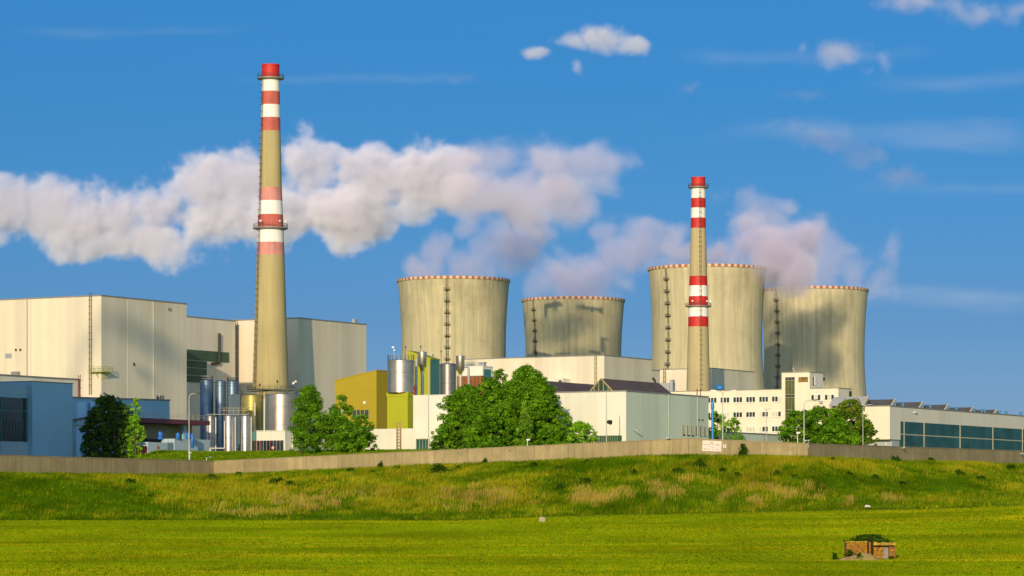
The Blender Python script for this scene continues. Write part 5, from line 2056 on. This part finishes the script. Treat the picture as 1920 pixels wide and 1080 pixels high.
# ------------------------------------------------------------------ small things in the field
Y = 430.0
x = xw(1016.5, Y)
mk = thing('marker_stone', 'small pale concrete marker block with a thin yellow rod in the field', 'marker', (x, Y, field_z(x, Y) - .05))
b = MB()
b._add([(-.42, -.35, 0), (.42, -.35, 0), (.42, .35, 0), (-.42, .35, 0), (-.38, -.3, .72), (.4, -.3, .68), (.38, .3, .7), (-.4, .3, .74)],
       [(0, 3, 2, 1), (4, 5, 6, 7), (0, 1, 5, 4), (1, 2, 6, 5), (2, 3, 7, 6), (3, 0, 4, 7)])
b.build('block', mat('marker_concrete', (.40, .31, .22), .9, var=.2, vscale=3), mk)
MB().tube((-.15, .45, 0), (-.12, .47, 2.0), .035, .03, 6).build('rod', mat('yellow_rod', (.5, .38, .03), .6), mk)
x, y, z = bank_pt(1626, .03)
b = MB()
b._add([(-.5, -.3, 0), (.5, -.25, 0), (.45, .3, 0), (-.4, .3, 0), (-.3, -.15, .32), (.3, -.1, .22), (.2, .15, .28), (-.2, .1, .36)],
       [(0, 3, 2, 1), (4, 5, 6, 7), (0, 1, 5, 4), (1, 2, 6, 5), (2, 3, 7, 6), (3, 0, 4, 7)])
o = b.build('pale_stone', mat('pale_stone', (.62, .52, .42), .9, var=.15, vscale=3))
o.location = (x, y - .5, z + .15)
tag(o, 'small pale pinkish stone at the foot of the bank', 'stone')

# ruined brick hut
Y = 330.0
PXM = Y / FPX
hz = zw(1050, Y)
HX = xw(1632, Y)
hut = thing('brick_hut', 'ruined little orange brick hut with grey door and turf on top', 'hut', (HX, Y, hz))
M_BRICK = mat('old_brick', (.42, .20, .018), .9, var=.22, vscale=1.6, fine=.25, hseam=.13, seamw=.14, seamd=.3, bump=.4, bscale=5)
M_BRICKD = mat('old_brick_dark', (.26, .13, .02), .9, var=.3, vscale=2.0, fine=.3, bump=.5, bscale=5)
M_TIMB = mat('dark_timber', (.035, .022, .012), .9, spec=.05, var=.2, vscale=2)
M_CAPS = mat('ochre_slab', (.42, .27, .03), .9, var=.25, vscale=1.5, fine=.25, bump=.4)
r_ = random.Random(9)


def rubble(b, x0, x1, y0, y1, z0, z1, sz=.3, jit=.06):
    z = z0
    while z < z1 - .02:
        h = min(sz * r_.uniform(.6, 1.0), z1 - z)
        x = x0
        while x < x1 - .02:
            w_ = min(sz * r_.uniform(.8, 1.7), x1 - x)
            if x1 - x - w_ < .1:
                w_ = x1 - x
            jx = r_.uniform(-jit, jit)
            jy = r_.uniform(-jit, jit)
            e = .012
            b._add([(x + e, y0 + jy, z + e), (x + w_ - e, y0 + jy + r_.uniform(-jit, jit) * .6, z + e), (x + w_ - e, y1 - jy, z + e), (x + e, y1 - jy, z + e),
                    (x + e + jx * .3, y0 + jy + r_.uniform(-jit, jit) * .6, z + h - e), (x + w_ - e, y0 + jy, z + h - e), (x + w_ - e, y1 - jy, z + h - e), (x + e, y1 - jy, z + h - e)],
                   [(0, 3, 2, 1), (4, 5, 6, 7), (0, 1, 5, 4), (1, 2, 6, 5), (2, 3, 7, 6), (3, 0, 4, 7)], mi=r_.choice((0, 0, 1)))
            x += w_
        z += h
    return b


def hx(px):
    return (px - 1632) * PXM


def hzz(py):
    return (1050 - py) * PXM


MB().box(hx(1588), hx(1626), .06, 2.6, -.3, hzz(1018)).build('wall_core', M_BRICKD, hut)
rubble(MB(), hx(1587), hx(1625.5), -.10, .05, .1, hzz(1017.5), .16, .03).build('brick_wall', [M_BRICK, M_BRICKD], hut)
b = MB()
for i in range(7):
    a = hx(1585 + i * 6)
    b.box(a, a + 6 * PXM - .02, -.25 + r_.uniform(-.05, .05), 2.6, hzz(1017.2) + .003, hzz(1015.2) + r_.uniform(-.03, .05))
b.build('coping', M_CAPS, hut)
b = MB()
b.box(hx(1626), hx(1628.6), -.25, .0, -.1, hzz(1008))
b.box(hx(1633.4), hx(1636), -.3, -.05, -.1, hzz(1005))
for o_ in (b.build('timber_post', M_TIMB, hut),):
    pass
rubble(MB(), hx(1628.8), hx(1633.2), .0, .3, 0, hzz(1016), .18, .03).build('brick_pier', [M_BRICK, M_BRICKD], hut)
MB().box(hx(1637), hx(1678), .35, 2.6, -.3, hzz(1022)).build('entry_core', M_BRICKD, hut)
rubble(MB(), hx(1637.2), hx(1654.5), -.45, .34, -.1, hzz(1026), .24, .07).build('stone_pillar', [M_BRICK, M_BRICKD], hut)
rubble(MB(), hx(1666.5), hx(1679.5), -.5, .34, -.1, hzz(1024), .26, .09).build('stone_pillar', [M_BRICKD, M_BRICK], hut)
b = MB()
for i in range(6):
    a = hx(1636.5 + i * 7)
    b.box(a, a + 7 * PXM - .02, -.6 + r_.uniform(-.06, .06), 2.5, hzz(1022.5) + r_.uniform(0, .04), hzz(1017) + r_.uniform(-.07, .05))
b.build('lintel_slab', M_CAPS, hut)
dr = MB()
for i in range(5):
    a = hx(1655) + i * (11 * PXM / 5)
    dr.box(a + .008, a + 11 * PXM / 5 - .008, .1 + r_.uniform(-.01, .01), .16, -.1, hzz(1026.5) + r_.uniform(-.02, .02))
dr.build('door', mat('grey_planks', (.34, .30, .25), .85, var=.2, vscale=2, streak=.3, sscale=6), hut)
V, F, mi = weed_mesh(301, 2.35, .62, 2600, W_PAL)
V[..., 2] += .12 * np.clip(1 - (V[..., 0] / 2.0) ** 2, 0, 1)
V[..., 1] *= .75
o = fast_mesh('turf_roof', V, F, W_PAL, mi, hut, nper=4)
o.location = (hx(1632), 1.3, hzz(1016))
# heap of earth in front
vs, fs = [], []
n = 26
for j in range(n + 1):
    for i in range(n + 1):
        u, v = i / n * 2 - 1, j / n * 2 - 1
        x, y = u * 2.9, v * 1.1
        q = max(0, 1 - (u * u + v * v)) ** .8
        ridge = math.exp(-((u - .5) ** 2) / .3)
        vs.append((x, y, -.35 + q * (.75 + .55 * ridge) + .1 * q * mnoise.noise(Vector((x * 2, y * 2, 4)))))
for j in range(n):
    for i in range(n):
        fs.append((j * (n + 1) + i, j * (n + 1) + i + 1, (j + 1) * (n + 1) + i + 1, (j + 1) * (n + 1) + i))
o = fast_mesh('earth_heap', vs, fs, mat('dry_earth', (.38, .25, .10), .95, var=.3, vscale=1.2, fine=.3, dirt=(.09, .13, .01), dirtamt=.8, dirtscale=.6, bump=.5), nper=4, smooth=True)
o.location = (xw(1607, Y - 1.9), Y - 2.0, field_z(xw(1607, Y - 2), Y - 2.0))
tag(o, 'low heap of dry earth beside the ruined hut', 'earth heap')
for px, dy, r, h, py, lab in ((1591, -.6, .55, .55, 1040, 'round dark weed against the brick wall of the hut'), (1610, -2.3, .65, .6, 1048, 'broad green weed on the earth heap before the hut'), (1566, -2.2, .45, .8, 1052, 'leaning green weed at the left end of the earth heap'),
                          (1628, -1.9, .4, .4, 1049, 'small green weed left of the hut door pillar'), (1671, -.9, .4, .3, 1052, 'low green weed at the foot of the right hut pillar')):
    V, F, mi = weed_mesh(int(px), r, h, 260, W_PAL)
    o = fast_mesh('weed_clump', V, F, W_PAL, mi, None, nper=4)
    o.location = (xw(px, Y + dy), Y + dy, max(zw(py, Y + dy), field_z(xw(px, Y), Y + dy)))
    tag(o, lab, 'weed', 'weeds around the hut')
# ------------------------------------------------------------------ clouds and steam (real volumes in the air)


def vol_mat(name, col, dens, aniso):
    m = bpy.data.materials.new(name)
    m.use_nodes = True
    nt = m.node_tree
    nt.nodes.clear()
    out = _n(nt, "ShaderNodeOutputMaterial")
    pv = _n(nt, "ShaderNodeVolumePrincipled")
    pv.inputs['Color'].default_value = (*col, 1)
    pv.inputs['Density'].default_value = dens
    pv.inputs['Density Attribute'].default_value = 'density'
    pv.inputs['Anisotropy'].default_value = aniso
    nt.links.new(pv.outputs[0], out.inputs['Volume'])
    return m


def cloud(name, label, cat, Y, blobs, m, vox, nscale, amp, edge=.35, warp=.0, zfac=1.0, thick=1.0, seed=0.0, group=None, power=1.0, drift=None, detail=6.0, rough=.6, bias=0.0, puff=0.0, world=()):
    """blobs: (px, py, rx px, ry px[, dY m[, depth factor]]) -> a volume grid filled by a soft union of ellipsoids eaten by turbulence"""
    E = []
    for q in blobs:
        px, py, rx, ry = q[:4]
        dY = q[4] if len(q) > 4 else 0.0
        df = q[5] if len(q) > 5 else 1.0
        y = Y + dY
        k = y / FPX
        E.append((Vector((xw(px, y), y, zw(py, y))), Vector((rx * k, max(rx, ry) * .5 * (1 + 0) * k * thick * df if False else math.sqrt(rx * ry) * k * thick * df, ry * k))))
    E += [(Vector(c), Vector(r)) for c, r in world]
    pad = 1.4
    lo = Vector([min(c[i] - r[i] * pad - warp * .35 for c, r in E) for i in range(3)])
    hi = Vector([max(c[i] + r[i] * pad + warp * .35 for c, r in E) for i in range(3)])
    ctr = (lo + hi) / 2
    vd = bpy.data.volumes.new(name)
    o = bpy.data.objects.new(name, vd)
    S.collection.objects.link(o)
    o.location = ctr
    vd.materials.append(m)
    ng = bpy.data.node_groups.new(name + '_shape', 'GeometryNodeTree')
    ng.interface.new_socket('Geometry', in_out='INPUT', socket_type='NodeSocketGeometry')
    ng.interface.new_socket('Geometry', in_out='OUTPUT', socket_type='NodeSocketGeometry')
    N, L = ng.nodes, ng.links.new
    gout = N.new('NodeGroupOutput')
    pos = N.new('GeometryNodeInputPosition').outputs[0]

    def vm(op, a, b=None):
        n = N.new('ShaderNodeVectorMath')
        n.operation = op
        for i, v in enumerate((a, b)):
            if v is None:
                continue
            if hasattr(v, 'is_linked'):
                L(v, n.inputs[i])
            else:
                n.inputs[i].default_value = v
        return n

    def mt(op, a, b=None, c=None):
        n = N.new('ShaderNodeMath')
        n.operation = op
        for i, v in enumerate((a, b, c)):
            if v is None:
                continue
            if hasattr(v, 'is_linked'):
                L(v, n.inputs[i])
            else:
                n.inputs[i].default_value = v
        return n.outputs[0]
    off = vm('ADD', pos, (seed * 37.0, seed * 11.0, seed * 53.0)).outputs[0]
    p = pos
    if warp:
        nw = N.new('ShaderNodeTexNoise')
        nw.inputs['Scale'].default_value = nscale * .7
        nw.inputs['Detail'].default_value = 3
        L(off, nw.inputs['Vector'])
        wv = vm('SUBTRACT', nw.outputs['Color'], (.5, .5, .5)).outputs[0]
        ws = N.new('ShaderNodeVectorMath')
        ws.operation = 'SCALE'
        L(wv, ws.inputs[0])
        ws.inputs['Scale'].default_value = warp
        p = vm('ADD', pos, ws.outputs[0]).outputs[0]
        off = vm('ADD', off, ws.outputs[0]).outputs[0]
    f = None
    for c, r in E:
        d = vm('SUBTRACT', p, tuple(c - ctr)).outputs[0]
        q = vm('DIVIDE', d, tuple(r)).outputs[0]
        ln = vm('LENGTH', q).outputs['Value']
        g = mt('SUBTRACT', 1.0, ln)
        f = g if f is None else mt('SMOOTH_MAX', f, g, .15)
    sc = vm('MULTIPLY', off, (1, 1, zfac)).outputs[0]
    n1 = N.new('ShaderNodeTexNoise')
    n1.inputs['Scale'].default_value = nscale
    n1.inputs['Detail'].default_value = detail
    n1.inputs['Roughness'].default_value = rough
    L(sc, n1.inputs['Vector'])
    h = mt('MULTIPLY', mt('SUBTRACT', n1.outputs['Fac'], .5), 2 * amp)
    if puff:
        for k, (fs, am) in enumerate(((1.6, 1.0), (4.2, .55), (10.5, .28))):
            vn = N.new('ShaderNodeTexVoronoi')
            vn.feature = 'F1'
            vn.inputs['Scale'].default_value = nscale * fs
            L(off, vn.inputs['Vector'])
            h = mt('ADD', h, mt('MULTIPLY', mt('SUBTRACT', .45, vn.outputs['Distance']), puff * am))
    f = mt('ADD', mt('ADD', f, h), bias)
    mr = N.new('ShaderNodeMapRange')
    mr.interpolation_type = 'SMOOTHSTEP'
    L(f, mr.inputs['Value'])
    mr.inputs['From Min'].default_value = 0.0
    mr.inputs['From Max'].default_value = edge
    dens = mr.outputs['Result']
    if power != 1.0:
        dens = mt('POWER', dens, power)
    vc = N.new('GeometryNodeVolumeCube')
    L(dens, vc.inputs['Density'])
    vc.inputs['Background'].default_value = 0.0
    vc.inputs['Min'].default_value = lo - ctr
    vc.inputs['Max'].default_value = hi - ctr
    for i, ax in enumerate('XYZ'):
        vc.inputs['Resolution ' + ax].default_value = max(8, int((hi[i] - lo[i]) / vox))
    sm = N.new('GeometryNodeSetMaterial')
    sm.inputs['Material'].default_value = m
    L(vc.outputs[0], sm.inputs[0])
    L(sm.outputs[0], gout.inputs[0])
    md = o.modifiers.new('shape', 'NODES')
    md.node_group = ng
    vd.render.space = 'WORLD'
    vd.render.step_size = vox * 1.6
    tag(o, label, cat, group)
    return o


V_CLOUD = vol_mat('cloud_water', (.87, .85, .98), .046, -.40)
V_STEAM = vol_mat('steam', (.84, .79, .95), .042, -.30)
V_STEAMF = vol_mat('steam_thin', (.83, .76, .94), .034, -.28)
V_STEAMH = vol_mat('steam_heavy', (.82, .76, .93), .10, -.25)
V_CLOUDS = vol_mat('cloud_small', (.93, .88, .93), .026, -.38)
V_VEIL = vol_mat('cloud_veil', (.92, .88, .95), .0010, -.4)
V_WISP = vol_mat('cloud_wisp', (.90, .80, .86), .011, -.34)
V_WISPD = vol_mat('cloud_wisp_dim', (.78, .66, .78), .009, -.15)

cloud('cloud', 'long bright puffy cloud bank stretching behind the taller chimney', 'cloud', 3000,
      [(20, 385, 80, 62), (95, 390, 85, 66), (5, 440, 36, 24), (150, 415, 95, 66), (215, 400, 90, 66), (200, 460, 90, 36), (290, 400, 95, 74), (300, 450, 90, 45), (380, 350, 85, 75), (400, 415, 115, 72), (470, 345, 95, 78),
       (520, 405, 115, 80), (580, 320, 90, 76), (608, 290, 62, 46), (640, 390, 115, 78), (690, 320, 95, 64), (700, 405, 80, 55), (780, 330, 95, 66), (780, 395, 60, 40), (850, 300, 70, 34), (850, 350, 70, 44)],
      V_CLOUD, 1.35, .0095, 1.6, edge=.42, warp=36, bias=.0, puff=.60, thick=.9, seed=1, rough=.74, detail=9)
cloud('cloud', 'ragged mauve cloud bank joined to the steam right of the long bright cloud', 'cloud', 1530,
      [(930, 302, 80, 40), (1010, 300, 90, 42), (1085, 300, 75, 36), (1130, 295, 40, 20), (960, 350, 80, 48), (1040, 350, 75, 50), (1110, 335, 45, 34), (890, 350, 60, 46), (870, 385, 50, 34), (1080, 390, 40, 30), (905, 372, 62, 46, 0, 1.9), (955, 400, 52, 36, 0, 1.7)],
      V_STEAM, 1.25, .026, 2.2, edge=.7, warp=36, bias=.18, thick=1.1, seed=2, rough=.66, detail=8)
cloud('cloud', 'small bright pinkish cloud alone high above the cooling towers', 'cloud', 4200,
      [(1005, 94, 36, 13), (1075, 80, 50, 20), (1130, 74, 58, 26), (1185, 84, 34, 20), (1078, 125, 14, 16)],
      V_CLOUDS, 1.7, .020, 1.5, edge=.8, warp=24, seed=3, rough=.66, detail=8, puff=.35, bias=.05)
for i, (bl, lab, m) in enumerate((
        ([(1302, 160, 30, 18)], 'tiny faint pink cloud puff above the shorter chimney', V_WISPD),
        ([(1498, 88, 24, 13), (1580, 102, 40, 24), (1655, 128, 18, 26), (1625, 135, 24, 12)], 'scattered faint pink puffs in the upper right sky', V_WISP),
        ([(1515, 176, 55, 12)], 'flat faint pink cloud streak below the scattered puffs', V_WISPD),
        ([(1490, 230, 40, 18), (1550, 262, 55, 24), (1605, 300, 45, 32), (1640, 295, 25, 25)], 'faint mauve cloud trail slanting down over the right cooling towers', V_WISPD),
        ([(1692, 330, 45, 20)], 'small dusky mauve puff at the end of the slanting cloud trail', V_WISPD),
        ([(1715, 10, 75, 22), (1790, 10, 70, 20), (1840, 25, 75, 18), (1905, 15, 50, 18)], 'pale pink cloud band cut by the top right edge', V_WISP),
        ([(866, 150, 36, 11)], 'tiny slanted pale cloud wisp right of the taller chimney top', V_WISPD),
        ([(1343, 372, 22, 20)], 'small pale puff right beside the shorter chimney top', V_WISP))):
    cloud('cloud', lab, 'cloud', 4200 if i != 7 else 2600, bl, m, 2.0 if i != 7 else 1.4, .024, 2.4, edge=1.3, warp=34, seed=10 + i, rough=.66, detail=8, bias=.12)

cloud('cloud', 'very thin pale veil of high cloud across the right half of the sky', 'cloud', 7000,
      [(1700, 250, 420, 34), (1800, 350, 330, 16), (1450, 100, 300, 22), (1780, 560, 300, 40), (1850, 150, 250, 26), (640, 150, 300, 14), (300, 60, 300, 14)],
      V_VEIL, 9.0, .0035, 1.3, edge=1.1, warp=60, seed=40, rough=.6, detail=6, zfac=5.0, thick=.5)

# steam leaving the cooling towers
cloud('steam_plume', 'steam rising from the leftmost cooling tower in two leaning wisps', 'steam', 1653,
      [(850, 530, 92, 16, 0, .6), (800, 512, 44, 30), (822, 480, 24, 34), (840, 455, 16, 24), (905, 502, 52, 34), (930, 468, 44, 38), (960, 432, 48, 40), (990, 412, 34, 28), (1020, 385, 34, 28), (880, 420, 26, 20), (965, 470, 50, 42, 0, 1.6), (1010, 430, 40, 34, 0, 1.4), (1005, 372, 44, 36), (1050, 345, 46, 32), (1085, 378, 30, 26)],
      V_STEAMF, 1.25, .030, 2.1, edge=.8, warp=34, bias=.24, seed=21, rough=.68, detail=8, zfac=.8)
cloud('steam_plume', 'broad low steam drifting right from the shortest looking cooling tower', 'steam', 1807,
      [(1075, 562, 92, 18, 0, .6), (1012, 535, 42, 34), (1062, 520, 64, 42), (1125, 505, 76, 46), (1165, 478, 64, 46), (1095, 488, 54, 34), (1215, 470, 55, 44), (1175, 535, 36, 24), (1245, 495, 44, 30), (1215, 430, 44, 34), (1262, 442, 44, 36), (1130, 430, 36, 28)],
      V_STEAMF, 1.3, .028, 2.1, edge=.8, warp=34, bias=.24, seed=22, rough=.68, detail=8)
cloud('steam_plume', 'steam spilling from the largest looking cooling tower behind the shorter chimney', 'steam', 1574,
      [(1326, 506, 98, 15, 0, .6), (1280, 485, 50, 28), (1345, 482, 64, 32), (1400, 468, 56, 38), (1450, 492, 60, 40, 0, 1.8), (1500, 480, 46, 36, 0, 1.6), (1420, 515, 50, 24, 0, 1.5), (1490, 512, 44, 34, -14, 2.0), (1395, 425, 40, 34)],
      V_STEAMH, 1.25, .030, 2.1, edge=.8, warp=34, bias=.24, seed=23, rough=.68, detail=8)
cloud('steam_plume', 'tall mauve steam rising from the rightmost cooling tower', 'steam', 1725,
      [(1526, 546, 90, 16, 0, .6), (1475, 500, 62, 42), (1535, 510, 58, 40), (1440, 440, 52, 52), (1505, 445, 56, 48), (1420, 388, 30, 34), (1545, 465, 34, 30), (1470, 395, 40, 30), (1595, 522, 40, 24), (1640, 535, 46, 26), (1665, 505, 34, 30)],
      V_STEAMF, 1.3, .029, 2.1, edge=.8, warp=34, bias=.24, seed=24, rough=.68, detail=8)

# unseen steam wisp added left of the frame, shaped to shade the left hall
V_CASTER = vol_mat('steam_caster', (.85, .82, .92), .050, -.2)
tgt = []
for face, px, py, r in (('v', 138, 705, 4.5), ('v', 152, 668, 5), ('v', 166, 640, 5), ('v', 182, 612, 4.5), ('u', 205, 600, 4), ('u', 235, 612, 4.5), ('u', 268, 630, 5), ('u', 300, 650, 5), ('u', 335, 672, 5)):
    if face == 'v':
        q, z = B1.vz(px, py)
        P = Vector((B1.X0 - UY * q, B1.Y0 + UX * q, z + B1.z0))
    else:
        q, z = B1.uz(px, py)
        P = Vector((B1.X0 + UX * q, B1.Y0 + UY * q, z + B1.z0))
    tgt.append((P + sv * 380.0, (r * .8, r * 1.5, r)))
cloud('steam_plume', 'loose steam wisp added left of the big hall to cast shade on it', 'steam', 500, [], V_CASTER, 1.2, .06, .7, edge=.9, warp=4, seed=60, rough=.55, detail=4, bias=.2, world=tgt)
